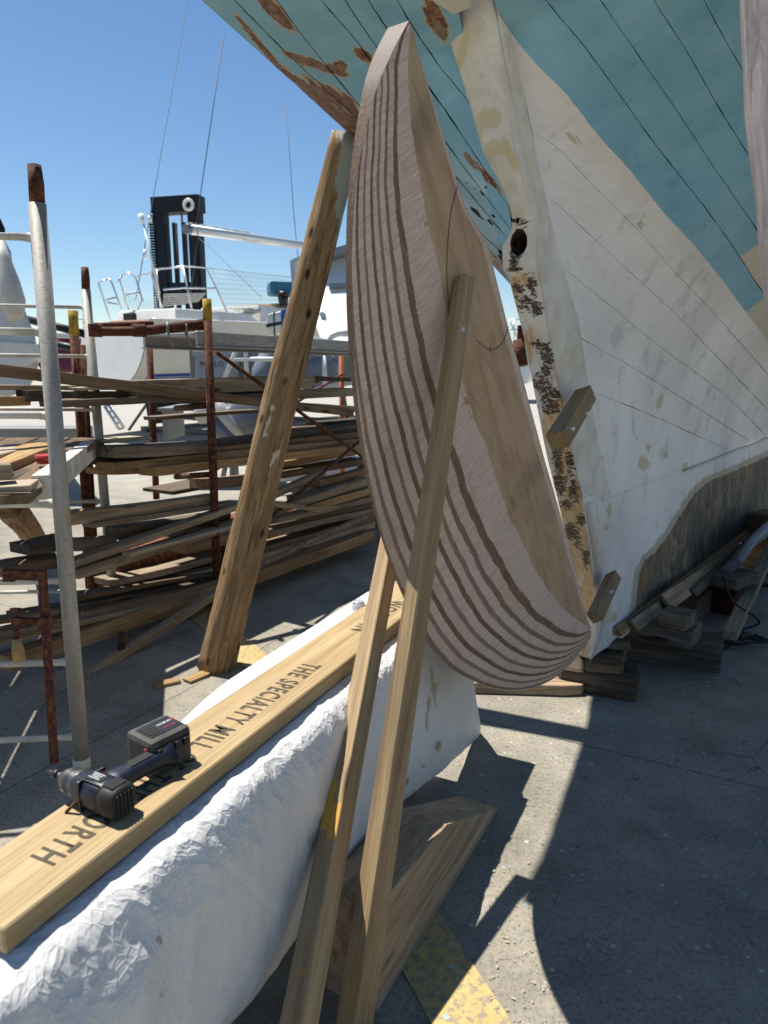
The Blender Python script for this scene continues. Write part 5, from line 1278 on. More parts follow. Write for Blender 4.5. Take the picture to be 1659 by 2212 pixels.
# lumber: (name, px a (top front edge), px b, plane n, height px, depth m, material, label)
def lum(nm_, a, b, n0, hp, dep, mt, lb, n1=None, **k):
    p0, p1 = VP(*a, n0), VP(*b, n0 if n1 is None else n1)
    dist = ((p0+p1)/2-CAM).dot(Vector((0, cp, -sp))); h_ = hp*dist/F
    k.setdefault('bev', .002); k.setdefault('ends', (random.uniform(0, .03), random.uniform(0, .03))); k.setdefault('rough', .0035); k.setdefault('warp', random.uniform(-.008, .008))
    o_ = bar(nm_, p0, p1, dep, h_, MAT[mt], y0=0, **k)
    # depth must run away from the camera
    if (o_.matrix_basis.to_3x3() @ Vector((0, 1, 0))).dot(UN) < 0:
        for v_ in o_.data.vertices: v_.co.y = -v_.co.y
        o_.data.flip_normals()
    return tag(o_, lb, 'board', 'lumber piled in the scaffold rack')
LUM = [
 ('board', (-120, 770), (766, 884), 3.36, 20, .05, 'brown', 'long dark board slanting down to the right across the whole top of the rack'),
 ('board', (-160, 833), (284, 834), 3.55, 10, .12, 'grey', 'thin level board behind the uprights at top left of the rack'),
 ('board', (286, 822), (680, 810), 3.42, 31, .16, 'grey', 'thick pale board with cut end and sunlit top at the top of the rack'),
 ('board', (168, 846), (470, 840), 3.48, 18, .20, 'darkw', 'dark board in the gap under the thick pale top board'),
 ('board', (130, 864), (620, 850), 3.40, 14, .20, 'grey', 'splintered grey board under the long slanting one'),
 ('board', (168, 838), (330, 828), 3.45, 6, .22, 'pale', 'bright sunlit thin plank end poking out at upper left of the rack'),
 ('board', (-120, 857), (70, 857), 3.52, 20, .22, 'tan', 'orange brown board with sunlit top at the left end of the rack'),
 ('timber_offcut', (62, 843), (120, 844), 3.48, 24, .12, 'darkw', 'dark square timber end beside the nearer scaffold upright'),
 ('board', (470, 848), (775, 838), 3.55, 19, .20, 'grey', 'grey board under the thick top board at right of the round prop'),
 ('board', (640, 868), (800, 878), 3.7, 14, .10, 'grey', 'short grey board below the slanting one near the rudder'),
 ('board', (680, 812), (790, 816), 3.62, 8, .25, 'darkw', 'black sheet edge beside the thick top board near the rudder'),
 ('board', (245, 966), (470, 955), 3.36, 22, .22, 'grey', 'wide grey board with sunlit stripes at the left of the middle shelf'),
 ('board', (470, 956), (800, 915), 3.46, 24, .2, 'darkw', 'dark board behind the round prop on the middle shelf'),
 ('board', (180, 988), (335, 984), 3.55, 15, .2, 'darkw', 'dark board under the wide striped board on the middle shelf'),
 ('board', (325, 978), (800, 930), 3.42, 14, .16, 'brown', 'red brown board on the middle shelf behind the rusty post'),
 ('board', (243, 1000), (800, 945), 3.40, 14, .16, 'brown', 'dull brown board second from bottom on the middle shelf'),
 ('board', (213, 1012), (330, 1010), 3.52, 13, .12, 'tan', 'orange cut board end sticking out lowest on the middle shelf'),
 ('board', (330, 1010), (800, 957), 3.36, 17, .14, 'tan', 'bright orange brown board at bottom of the middle shelf'),
 ('board', (645, 926), (790, 921), 3.60, 10, .2, 'brown', 'short brown board lying on the middle shelf close to the rudder'),
 ('board', (700, 912), (800, 904), 3.7, 12, .2, 'darkw', 'dark short board highest on the middle shelf close to the rudder'),
 ('board', (436, 1036), (560, 1026), 3.48, 20, .12, 'brown', 'squared brown timber end behind the round prop above the low pile'),
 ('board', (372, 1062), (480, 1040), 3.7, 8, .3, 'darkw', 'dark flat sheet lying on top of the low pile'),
 ('board', (150, 1108), (470, 1068), 3.34, 26, .09, 'grey', 'big grey squared beam at upper left of the low pile'),
 ('board', (202, 1130), (520, 1083), 3.30, 11, .10, 'grey', 'thin grey batten just under the big squared beam'),
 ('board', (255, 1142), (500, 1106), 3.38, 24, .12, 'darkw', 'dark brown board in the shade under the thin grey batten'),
 ('board', (156, 1168), (256, 1160), 3.36, 24, .10, 'grey', 'squared dark beam end beside the nearer scaffold upright'),
 ('board', (158, 1212), (560, 1074), 3.26, 14, .08, 'grey', 'grey plank crossing the low pile steeply up to the right'),
 ('board', (159, 1232), (800, 1030), 3.28, 18, .07, 'grey', 'long grey plank under the steep one, running up to the rudder'),
 ('board', (275, 1196), (560, 1120), 3.22, 8, .05, 'pale', 'narrow pale lath lying along the long grey plank'),
 ('board', (2, 1228), (160, 1202), 3.45, 22, .18, 'brown', 'broad brown board at the left foot of the low pile'),
 ('board', (60, 1180), (160, 1160), 3.50, 22, .18, 'darkw', 'short dark brown board above the broad board at far left'),
 ('board', (586, 1067), (705, 1013), 3.26, 14, .06, 'grey', 'grey offcut rising steeply to the right of the round prop'),
 ('board', (560, 1082), (695, 1098), 3.22, 10, .06, 'grey', 'short chewed stick sloping down right of the round prop'),
 ('board', (640, 1072), (800, 1034), 3.32, 18, .10, 'grey', 'wide grey board high on the right part of the low pile'),
 ('board', (690, 1038), (800, 1010), 3.40, 14, .10, 'brown', 'brown board topmost on the right part of the low pile'),
 ('board', (670, 1092), (810, 1052), 3.30, 16, .08, 'tan', 'orange brown board on the right part of the low pile'),
 ('board', (575, 1150), (812, 1098), 3.34, 13, .12, 'grey', 'grey board low on the right of the round prop'),
 ('board', (560, 1185), (810, 1112), 3.36, 20, .16, 'brown', 'shaded brown board under the grey one at lower right of the pile'),
 ('board', (165, 1290), (470, 1236), 3.40, 9, .12, 'brown', 'thin dark board highest in the bottom stack'),
 ('board', (40, 1330), (470, 1250), 3.34, 10, .12, 'darkw', 'second thin dark board in the bottom stack'),
 ('board', (20, 1362), (470, 1262), 3.28, 11, .10, 'brown', 'third thin board in the bottom stack with a lit edge'),
 ('board', (-40, 1392), (470, 1272), 3.22, 10, .10, 'grey', 'grey front lath of the bottom stack'),
 ('board', (10, 1422), (810, 1146), 3.18, 28, .10, 'brown', 'long thick bottom beam running from far left up to the rudder'),
 ('board', (-60, 1345), (130, 1318), 3.2, 10, .08, 'brown', 'short brown lath crossing behind the rusty clamp'),
 ('board', (-40, 1368), (135, 1345), 3.15, 12, .06, 'grey', 'thin grey lath behind the clamp handle'),
 ('board', (178, 1462), (478, 1272), 3.05, 17, .05, 'grey', 'grey batten leaning from the ground up to the bottom stack'),
 ('board', (600, 1000), (800, 968), 3.62, 12, .2, 'tan', 'tan board just below the middle shelf near the rudder'),
 ('board', (610, 1020), (800, 990), 3.52, 13, .2, 'brown', 'brown board second below the middle shelf near the rudder'),
 ('board', (660, 1058), (806, 1022), 3.44, 12, .14, 'pale', 'pale split board in the right part of the low pile'),
 ('board', (600, 1118), (808, 1072), 3.30, 12, .1, 'grey', 'grey plank crossing the middle of the low pile right of the log'),
 ('board', (590, 1135), (812, 1084), 3.38, 15, .14, 'brown', 'wide brown plank in the shade right of the log'),
 ('board', (545, 1205), (812, 1128), 3.30, 12, .1, 'pale', 'pale edge board just above the bottom beam right of the log'),
 ('board', (400, 1178), (560, 1140), 3.40, 20, .14, 'brown', 'shaded brown board behind the left foot of the log'),
 ('board', (240, 1255), (480, 1195), 3.46, 14, .16, 'grey', 'grey board lying over the steel trough left of the log'),
 ('board', (160, 1305), (470, 1226), 3.44, 8, .1, 'pale', 'pale thin lath over the bottom stack left of the log'),
 ('board', (228, 952), (330, 944), 3.50, 7, .2, 'pale', 'short sunlit plank end lying on the wide striped board'),
 ('board', (480, 826), (690, 818), 3.66, 10, .2, 'brown', 'brown plank behind the thick pale board at the top of the rack'),
 ('board', (330, 900), (560, 884), 3.80, 8, .1, 'grey', 'thin grey lath hanging low behind the top shelf'),
]
for e in LUM: lum(*e)
m = MB(); m.tube([VP(552, 1226, 3.14), VP(680, 1165, 3.14), VP(812, 1106, 3.16)], [.022, .024, .022], 10); me = m.me('round_stick', MAT['grey']); o = link('round_stick', me); tag(o, 'long round grey stick rising to the right over the bottom beam', 'stick')
# red-brown steel trough behind the low pile
p0, p1 = VP(255, 1232, 3.62), VP(830, 1060, 3.62); p0.z = p1.z = .38
o = bar('steel_trough', p0, p1 + (p1-p0)*.1, .35, .30, MAT['rustred'], y0=0 if True else None, bev=.004)
if (o.matrix_basis.to_3x3() @ Vector((0, 1, 0))).dot(UN) < 0:
    for v_ in o.data.vertices: v_.co.y = -v_.co.y
    o.data.flip_normals()
tag(o, 'long dark rust red steel trough behind the low lumber pile', 'steel trough')
# castor under the pile
m = MB(); c_ = G(262, 1405, .035); m.tube([c_ - Vector((.014, .008, 0)), c_ + Vector((.014, .008, 0))], .033, 18); cs = thing('castor', c_ - Vector((0, 0, .035)), 'small black castor wheel under the bottom beam of the lumber pile', 'castor'); m.build('wheel', MAT['blackr'], cs)
m = MB(); m.box(c_ + Vector((0, .02, .05)), (.014, 0, 0), (0, .012, 0), (0, 0, .045), .003); m.build('bracket', MAT['rust'], cs)
# ------------------------------------------------------------------ the yard behind: yacht, forklift, other boats
def PT(pts, t): return [P(x, y, t) for x, y in pts]
# white sailing yacht on a cradle, stern towards us
YH = Vector((.50, .866, 0)); YS = Vector((.866, -.50, 0))       # ahead, starboard
YO = P(228, 760, 14.2); YO.z = 0
def yp(u, s_, z): v = YO + YH*u + YS*s_; return Vector((v.x, v.y, z))
yacht = thing('sailing_yacht', YO, 'white sailing yacht on a cradle with stern rails and safety netting, stern towards us', 'yacht')
def ybeam(u): return .98 + .62*math.sin(min(1, u/6.5)*math.pi/2) if u < 6.5 else 1.6*math.sqrt(max(0, 1-((u-6.5)/4.6)**2))
def ysheer(u): return 2.40 + .02*u
def ybot(u): return 1.18 - .25*math.sin(min(1, u/7)*math.pi/2) + (.9*((u-7)/4.1)**2 if u > 7 else 0)
rows = []; 
for i in range(41):
    u = 11.1*i/40; b_ = ybeam(u); zt, zb = ysheer(u), ybot(u); r = []
    for k in range(-14, 15):
        f = k/14; a_ = abs(f)
        sx = b_*math.copysign(math.sin(a_*math.pi/2)**.40, f) if a_ > 0 else 0
        zz = zb + (zt-zb)*(1-math.cos(a_*math.pi/2))**1.05
        r.append(yp(u + .30*max(0, 1-u/1.4)*(zz-zb)/(zt-zb), sx, zz))
    rows.append(r)
m = MB(); m.grid(rows); m.build('hull', MAT['gelc'], yacht, fix=True)
# reversed transom
tr_ = [p - YH*.02 for p in rows[0]]; m = MB(); ctr = sum(tr_, Vector())/len(tr_)
for p, q in zip(tr_, tr_[1:]+tr_[:1]): m.add([ctr, p, q], [[0, 1, 2]])
m.build('transom', MAT['gel'], yacht)
def band(z0, z1, mat, nm):
    m_ = MB(); rr_ = []
    for i in range(1, 36):
        u = 11.1*i/40; b_ = ybeam(u); zt, zb = ysheer(u), ybot(u); r_ = []
        for z_ in (z0, z1):
            zq = z_ + (.02*u); c_ = 1-((zq-zb)/(zt-zb))**(1/1.05); a_ = math.acos(max(-1, min(1, c_)))/(math.pi/2)
            r_.append(yp(u + .30*max(0, 1-u/1.4)*(zq-zb)/(zt-zb), (b_+.006)*math.sin(a_*math.pi/2)**.40, zq))
        rr_.append(r_)
    m_.grid(rr_); m_.build(nm, mat, yacht, fix=False)
band(1.30, 1.36, MAT['bluestripe'], 'waterline_stripe'); band(1.26, 1.285, MAT['bluestripe'], 'pinstripe'); band(1.92, 1.96, MAT['greystripe'], 'sheer_stripe')
# deck edge, deck, coamings, coachroof
m = MB(); m.grid([[yp(.30+u*.97, -ybeam(u)*.99, ysheer(u)), yp(.30+u*.97, ybeam(u)*.99, ysheer(u))] for u in [10.4*i/20 for i in range(21)]]); m.build('deck', MAT['gelc'], yacht, fix=False)
m = MB(); m.tube([yp(.30*max(0, 1-u/1.4)+u, ybeam(u)*1.005, ysheer(u)+.02) for u in [10.5*i/30 for i in range(31)]], .028, 8); m.tube([yp(.30*max(0, 1-u/1.4)+u, -ybeam(u)*1.005, ysheer(u)+.02) for u in [10.5*i/30 for i in range(31)]], .028, 8); m.build('toe_rail', MAT['gel'], yacht)
def slab(nm, u0, u1, w0, w1, z0, z1, mat, inset=.12):
    m_ = MB(); m_.add([yp(u0, -w0, z0), yp(u0, w0, z0), yp(u1, w1, z0), yp(u1, -w1, z0), yp(u0+inset, -w0+inset, z1), yp(u0+inset, w0-inset, z1), yp(u1-inset*3, w1-inset, z1), yp(u1-inset*3, -w1+inset, z1)], [[0, 1, 5, 4], [1, 2, 6, 5], [2, 3, 7, 6], [3, 0, 4, 7], [4, 5, 6, 7]]); return m_.build(nm, mat, yacht, bevel=.03)
slab('coaming', 1.0, 3.6, .95, 1.15, 2.40, 2.70, MAT['gel']); slab('coachroof', 3.6, 7.8, 1.05, .7, 2.42, 2.94, MAT['gel'], .1)
slab('teak_seat', .75, 2.2, .80, .9, 2.42, 2.47, MAT['teak'], .02)
slab('brown_hatch_cover', 4.6, 6.2, .75, .7, 2.94, 3.06, MAT['teak'], .05)
# stern rails traced at their own distance
def tubes(nm, lines, t, r, mat, par, n=8):
    m_ = MB()
    for L_ in lines: m_.tube(PT(L_, t) if not isinstance(L_[0], Vector) else L_, r, n)
    return m_.build(nm, mat, par)
z2 = lambda x, y: (172.8+.3645*x, 414.7+.3645*y)
Z = lambda L_: [z2(x, y) for x, y in L_]
tubes('boarding_ladder', [Z([(180, 760), (110, 540), (130, 528), (170, 515)]), Z([(245, 690), (185, 530), (170, 515)]), Z([(155, 640), (215, 625)]), Z([(165, 655), (225, 668)])], 14.6, .020, MAT['steel'], yacht)
tubes('stern_rail', [Z([(290, 700), (235, 520), (250, 490), (300, 480), (330, 510), (370, 640), (310, 780)]), Z([(275, 610), (355, 598)]), Z([(220, 540), (250, 495)]), Z([(340, 500), (410, 485), (435, 460), (470, 460)]),
    Z([(490, 700), (425, 490), (440, 460)]), Z([(440, 460), (620, 440), (750, 450), (870, 710)]), Z([(495, 578), (620, 568), (810, 572)]), Z([(665, 710), (612, 445)]), Z([(480, 700), (462, 560), (455, 460)])], 15.2, .020, MAT['steel'], yacht)
tubes('danbuoy_pole', [Z([(470, 600), (375, 185)])], 15.1, .022, MAT['gel'], yacht); 
m = MB(); m.tube(PT(Z([(375, 190), (362, 135)]), 15.1), [.03, .075], 10); m.build('danbuoy_light', MAT['gel'], yacht)
tubes('backstay', [Z([(330, 640), (345, 560), (412, 160), (640, -1135)]), Z([(345, 560), (375, 370), (412, 160)])], 15.3, .008, MAT['wire'], yacht, 5)
m = MB(); m.tube(PT(Z([(412, 175), (415, 145)]), 15.25), .05, 8); m.tube(PT(Z([(376, 400), (386, 345)]), 15.25), .035, 8); m.build('backstay_block', MAT['steel'], yacht)
tubes('topping_lift', [Z([(690, 180), (855, -950)]), Z([(655, 600), (700, 270), (690, 180)])], 15.5, .011, MAT['wire'], yacht, 5)
tubes('shroud', [Z([(1300, 480), (1265, 100), (1215, -600)]), Z([(1385, 300), (1400, 200), (1440, -60), (1470, -300)])], 19.0, .010, MAT['wire'], yacht, 5)
tubes('rope_tackle', [Z([(700, 270), (760, 320), (1080, 630)])], 15.5, .007, MAT['rope'], yacht, 5)
m = MB(); e0_, e1_ = P(*z2(645, 222), 15.6), P(*z2(1450, 335), 19.4); m.tube([e0_, e1_], .105, 14); m.build('boom', MAT['alub'], yacht)
m = MB(); m.tube([e0_ - (e1_-e0_).normalized()*.10, e0_+(e1_-e0_).normalized()*.02], .112, 14); m.build('boom_end', MAT['outgrey'], yacht)
m = MB(); m.tube([e0_.lerp(e1_, u) + Vector((0, -.02, .12+.012*math.sin(u*90))) for u in [k/40*.4 for k in range(41)]], .016, 6); m.build('coiled_line', MAT['rope'], yacht)
# guard netting along the starboard side
m = MB(); net0, net1 = Z([(760, 452), (1255, 505)]), Z([(870, 690), (1255, 690)])
def netp(u, v_): a_ = Vector((*net0[0], 0)).lerp(Vector((*net0[1], 0)), u); b_ = Vector((*net1[0], 0)).lerp(Vector((*net1[1], 0)), u); q = a_.lerp(b_, v_); return P(q.x, q.y, lerp(15.4, 18, u))
for k in range(31): m.tube([netp(k/30, 0), netp(k/30, 1)], .0045, 4)
for k in range(9): m.tube([netp(0, k/8), netp(1, k/8)], .0045 if k else .009, 4)
na, nb = Z([(500, 605), (745, 600)]), Z([(490, 680), (700, 650)])
for k in range(26): m.tube([P(lerp(na[0][0], na[1][0], k/25), lerp(na[0][1], na[1][1], k/25), 15.6), P(lerp(nb[0][0], nb[1][0], k/25), lerp(nb[0][1], nb[1][1], k/25), 15.6)], .006, 4)
for k in range(6): m.tube([P(lerp(na[0][0], nb[0][0], k/5), lerp(na[0][1], nb[0][1], k/5), 15.6), P(lerp(na[1][0], nb[1][0], k/5), lerp(na[1][1], nb[1][1], k/5), 15.6)], .006, 4)
for k in range(14): u = k/13; m.tube([P(lerp(265, 335, u), lerp(622, 640, u), 16), P(lerp(270, 338, u), lerp(662, 672, u), 16)], .006, 4)
m.build('guard_netting', MAT['rope'], yacht)
# deck clutter
m = MB()
for k in range(9): c_ = yp(3.2+.3*random.random(), .7+.25*random.random(), 2.72); m.tube([c_ + Vector((math.cos(a_)*.16, math.sin(a_)*.13, .05*k/4+.02*math.sin(a_*2))) for a_ in [q*.5 for q in range(13)]], .022, 5)
m.build('coiled_rope', MAT['rope'], yacht)
c_ = P(612, 625, 17.5); m = MB(); m.box(c_, (.35, .1, 0), (-.1, .3, 0), (0, 0, .16), .08); m.build('blue_cover', MAT['bluecloth'], yacht)
m = MB(); c_ = P(612, 648, 17.2); m.tube([c_ - Vector((0, 0, .14)), c_ + Vector((0, 0, .10))], [.11, .13], 12); m.tube([c_ + Vector((0, 0, .12)), c_ + Vector((0, 0, .2))], [.15, .10], 12); m.build('winch', MAT['black'], yacht)
# outboard bracket on the transom
m = MB(); q0 = P(262, 741, 14.7); m.box(q0, YS*.20, YH*.05, Vector((0, 0, .035)), .01); m.box(q0 + Vector((0, 0, -.16)) - YS*.14, YS*.02, YH*.04, Vector((0, 0, .16)), .008); m.box(q0 + Vector((0, 0, -.16)) + YS*.14, YS*.02, YH*.04, Vector((0, 0, .16)), .008); m.build('outboard_bracket', MAT['gel'], yacht)
m = MB(); q0 = P(281, 690, 14.9); m.box(q0, YS*.16, YH*.05, Vector((0, 0, .13)), .03); m.build('stern_box', MAT['tooldust'], yacht)
# keel, rudder and cradle legs
m = MB(); m.prism([yp(4.2, -.09, 1.0), yp(6.4, -.09, .95), yp(6.0, -.07, .12), yp(4.4, -.07, .12)], YS*.18); m.build('keel', MAT['navy'], yacht, bevel=.03)
m = MB(); m.prism([yp(.9, -.04, 1.2), yp(1.6, -.04, 1.1), yp(1.45, -.04, .30), yp(1.0, -.04, .30)], YS*.08); m.build('rudder_blade', MAT['navy'], yacht, bevel=.02)
cr = thing('boat_cradle', yp(3, 0, 0), 'grey steel cradle with slanted legs under the white sailing yacht', 'cradle')
for u in (2.2, 6.8):
    for s_ in (-1, 1):
        m = MB(); m.tube([yp(u, s_*1.35, .05), yp(u+.1, s_*1.05, 1.35)], .05, 8); m.tube([yp(u-.5, s_*1.5, .05), yp(u+.05, s_*1.12, .95)], .035, 8); m.build('leg', MAT['stand'], cr)
    m = MB(); m.box(yp(u, 0, .06), YS*1.6, YH*.06, Vector((0, 0, .05)), .01); m.build('cross_beam', MAT['stand'], cr)
for s_ in (-1, 1):
    m = MB(); m.box(yp(4.5, s_*1.2, .06), YH*2.6, YS*.05, Vector((0, 0, .045)), .01); m.build('rail_beam', MAT['stand'], cr)
# forklift behind the yacht
FX = Vector((.97, -.24, 0)); FY = Vector((.24, .97, 0)); fo = P(404, 800, 21); fo.z = 0
def fp(x_, y_, z_): v = fo + FX*x_ + FY*y_; return Vector((v.x, v.y, z_))
def zpx(py, t): return (P(400, py, t)).z
zt_ = zpx(447, 21); fk = thing('forklift', fo, 'big dark blue boatyard forklift with tall mast standing behind the white yacht', 'forklift')
for x_ in (-.66, .42):
    m = MB(); m.box(fp(x_+.10, 0, (zt_+.5)/2), FX*.17, FY*.16, Vector((0, 0, (zt_-.5)/2)), .02); m.build('mast_upright', MAT['navy'], fk)
for x_ in (-.20, .10):
    m = MB(); m.box(fp(x_, .1, (zt_+.5)/2-.3), FX*.045, FY*.08, Vector((0, 0, (zt_-.5)/2-.3)), .01); m.build('inner_channel', MAT['navy'], fk)
m = MB(); m.box(fp(.0, 0, zt_-.16), FX*.74, FY*.22, Vector((0, 0, .22)), .02); m.build('top_beam', MAT['navy'], fk)
m = MB(); m.box(fp(.05, .05, zt_-2.55), FX*.62, FY*.14, Vector((0, 0, .30)), .02); m.build('cross_beam', MAT['navy'], fk)
m = MB(); m.tube([fp(-.04, .25, 1.2), fp(-.04, .25, zt_-.35)], .035, 10); m.build('lift_cylinder', MAT['steel'], fk)
for x_ in (-.76, .56):
    m = MB()
    for k in range(40): m.box(fp(x_, -.2, zt_-.45-.075*k), FX*.055, FY*.03, Vector((0, 0, .027)))
    m.build('chain', MAT['blackr'], fk)
m = MB(); c_ = fp(.46, -.25, zt_-.22); m.tube([c_ + FX*.13*math.cos(a_) + Vector((0, 0, .13*math.sin(a_))) for a_ in [k*.4 for k in range(17)]], .05, 8); m.build('pulley', MAT['gel'], fk)
m = MB(); m.box(fp(.2, 1.9, 1.0), FX*1.15, FY*1.7, Vector((0, 0, .62)), .08); m.build('body', MAT['navy'], fk)
m = MB(); m.box(fp(.2, 2.2, 2.0), FX*.75, FY*.8, Vector((0, 0, .5)), .06); m.build('cab', MAT['black'], fk)
for x_ in (-1.0, 1.35):
    for y_ in (.5, 3.1):
        m = MB(); c_ = fp(x_, y_, .62); m.tube([c_ - FX*.24, c_ - FX*.2, c_ + FX*.2, c_ + FX*.24], [.5, .62, .62, .5], 26); wh = m.build('tyre', MAT['blackr'], fk)
        m = MB(); m.tube([c_ - FX*.26, c_ + FX*.26], .28, 18); m.build('rim', MAT['stand'], wh)
m = MB(); m.prism([fp(-1.6, .2, 2.6), fp(-.75, .2, 3.35), fp(-.75, .2, 2.7), fp(-1.4, .2, 2.3)], FY*.5); m.build('slanted_guard', MAT['black'], fk)
# big white motor cruiser at right behind the round prop
wc = thing('motor_cruiser', P(760, 800, 11) * 1, 'big white motor cruiser with rounded hull and grey window frame behind the log', 'motor boat')
out = [(690, 738), (672, 690), (664, 640), (668, 600), (690, 565), (718, 545), (748, 532), (830, 522), (960, 520), (960, 800), (850, 812), (780, 806), (722, 772)]
m = MB(); m.prism([P(x_, y_, 11 + (800-y_)/280*2.0) for x_, y_ in out], Vector((.8, 4.5, 0))); m.build('hull', MAT['gel'], wc, bevel=.22, bseg=4, bang=12)
m = MB(); m.prism(PT([(626, 563), (672, 541), (700, 541), (700, 548), (672, 551), (636, 567), (642, 640), (646, 700), (637, 702), (632, 640)], 10.8), Vector((.05, .12, 0))); m.build('window_frame', MAT['gelgrey'], wc)
m = MB(); m.prism(PT([(662, 571), (690, 545), (748, 528), (748, 538), (700, 553), (672, 580)], 12.3), Vector((.2, .5, .0))); m.build('roof_edge', MAT['greystripe'], wc)
m = MB(); m.prism(PT([(712, 612), (748, 610), (748, 620), (710, 622)], 12.15), Vector((0, .3, 0))); m.build('grey_band', MAT['greystripe'], wc)
for x_, y_ in ((694, 590), (692, 606), (686, 650), (700, 680)):
    m = MB(); c_ = P(x_, y_, 10.97 + (800-y_)/280*2.0); m.tube([c_ + Vector((0, .1, 0)), c_ - Vector((.03, .06, 0))], .045, 12); m.build('fitting', MAT['gelgrey'], wc)
tubes('grab_rail', [[(706, 760), (708, 738), (716, 726), (730, 720), (752, 720)]], 9.5, .045, MAT['whitetube'], wc, 10)
# life raft canister
lr = thing('life_raft', P(600, 700, 12), 'white life raft canister with black seam and blue straps above the deck edge', 'life raft')
La, Lb2 = P(579, 704, 12), P(650, 690, 12.3); LA = (Lb2-La)/2; LC = (La+Lb2)/2
m = MB(); m.box(LC, LA, Vector((0, .2, 0)), Vector((0, 0, .19)), .09); m.build('shell', MAT['gel'], lr)
m = MB(); m.box(LC + Vector((0, 0, -.01)), LA*1.005, Vector((0, .205, 0)), Vector((0, 0, .028)), .01); m.build('seam', MAT['black'], lr)
for u in (-.52, .05): 
    m = MB(); m.box(LC + LA*u, LA.normalized()*.012 if u < 0 else LA.normalized()*.05, Vector((0, .212, 0)), Vector((0, 0, .198)), .01); m.build('strap', MAT['black'] if u < 0 else MAT['bluestrap'], lr)
# tender rack: grey bin, white tube frame, inflatable tubes, outboard
bn_ = thing('plastic_bin', G(450, 905), 'light grey plastic bin with black capital letters behind the rusty post', 'bin')
tb = 9.0; m = MB(); m.prism(PT([(422, 826), (421, 768), (489, 768), (489, 826)], tb), Vector((.0, .8, 0))); m.build('tub', MAT['greypl'], bn_, bevel=.02)
m = MB(); m.prism(PT([(415, 770), (415, 756), (494, 754), (494, 768)], tb-.03), Vector((.0, .86, 0))); m.build('rim', MAT['greypl'], bn_, bevel=.02)
p0 = P(433, 792, tb-.006); me_l = lettering('MI', p0, Vector((1, 0, 0)), Vector((0, .2, .98)), .065, .065, MAT['label'], bn_)
lettering('ELO', P(456, 792, tb-.006), Vector((1, 0, 0)), Vector((0, .2, .98)), .16, .065, MAT['label'], bn_)
m = MB(); m.box(P(455, 880, 9.4), (.55, 0, 0), (0, .5, 0), (0, 0, .02), .005)
for x_ in (-.5, .5): m.box(P(455, 880, 9.4) + Vector((x_, 0, -.2)), (.03, 0, 0), (0, .4, 0), (0, 0, .2), .004)
tr2 = m.build('low_table', MAT['stand']); tag(tr2, 'low grey steel stand under the plastic bin', 'stand')
tubes_ = [[(480, 830), (512, 752), (516, 742)], [(535, 830), (530, 760), (525, 742)], [(505, 776), (660, 776)], [(605, 830), (634, 752)], [(648, 760), (736, 764), (738, 830)], [(700, 768), (702, 830)], [(607, 742), (612, 726), (640, 716)]]
fr_ = tubes('tube_frame', [L_ for L_ in tubes_], 8.6, .028, MAT['whitetube'], None, 10); tag(fr_, 'white tubular boat rack with sloping legs behind the round log', 'rack')
m = MB(); m.tube(PT([(575, 850), (580, 805), (592, 775), (615, 762), (680, 760), (720, 765)], 8.9), [.20, .21, .20, .19, .19, .16], 18); m.tube(PT([(700, 840), (690, 800), (690, 780)], 9.0), .26, 18); infl = m.build('inflatable_dinghy', MAT['infl']); tag(infl, 'blue grey inflatable dinghy tubes hanging in the white rack', 'dinghy')
m = MB(); m.box(P(590, 790, 10), (1.1, .2, 0), (0, .1, 0), (0, 0, .22), .03); o = m.build('storage_box', MAT['stand']); tag(o, 'wide grey storage box behind the inflatable dinghy', 'box')
ob = thing('outboard_motor', P(520, 960, 8.0) * 1, 'grey outboard motor lying tilted behind the lumber with its leg towards left', 'outboard motor')
S_, U_ = Vector((.55, .2, .8)).normalized(), Vector((-.2, .95, .1)).normalized()
cow = [P(x_, y_, 8.0) for x_, y_ in ((505, 858), (515, 880), (535, 905), (556, 935), (560, 950))]
m = MB(); loft(m, [(cow[0], .09, .10), (cow[1], .22, .18), (cow[2], .26, .21), (cow[3], .20, .18), (cow[4], .08, .08)], S=Vector((.75, 0, .55)).normalized(), U=Vector((0, 1, 0)), pw=2.5); m.build('cowling', MAT['outgrey'], ob)
m = MB(); loft(m, [(P(466, 860, 7.9), .05, .06), (P(480, 890, 7.9), .08, .09), (P(505, 920, 7.9), .09, .09), (P(535, 952, 7.9), .05, .06)], S=Vector((.8, 0, .5)).normalized(), U=Vector((0, 1, 0)), pw=2.3); m.build('leg', MAT['outlight'], ob)
m = MB(); loft(m, [(P(440, 895, 7.9), .02, .03), (P(462, 915, 7.9), .09, .07), (P(490, 942, 7.9), .11, .07), (P(520, 955, 7.9), .04, .04)], S=Vector((.3, 0, .9)).normalized(), U=Vector((0, 1, 0)), pw=2.2); m.build('gearcase', MAT['outgrey'], ob)
m = MB(); loft(m, [(P(418, 894, 7.9), .03, .03), (P(430, 896, 7.9), .10, .06), (P(462, 893, 7.9), .11, .07), (P(480, 886, 7.9), .05, .05)], S=Vector((0, 0, 1)), U=Vector((0, 1, 0)), pw=2.2); m.build('float', MAT['outlight'], ob)
m = MB(); 
for L_ in ([(497, 955), (480, 1040)], [(505, 955), (512, 1040)], [(500, 958), (502, 1038)]): m.tube(PT(L_, 8.2), .03, 8)
m.box(G(497, 1042, .03) , (.5, 0, 0), (0, .05, 0), (0, 0, .03), .004); m.build('stand', MAT['stand'], ob)
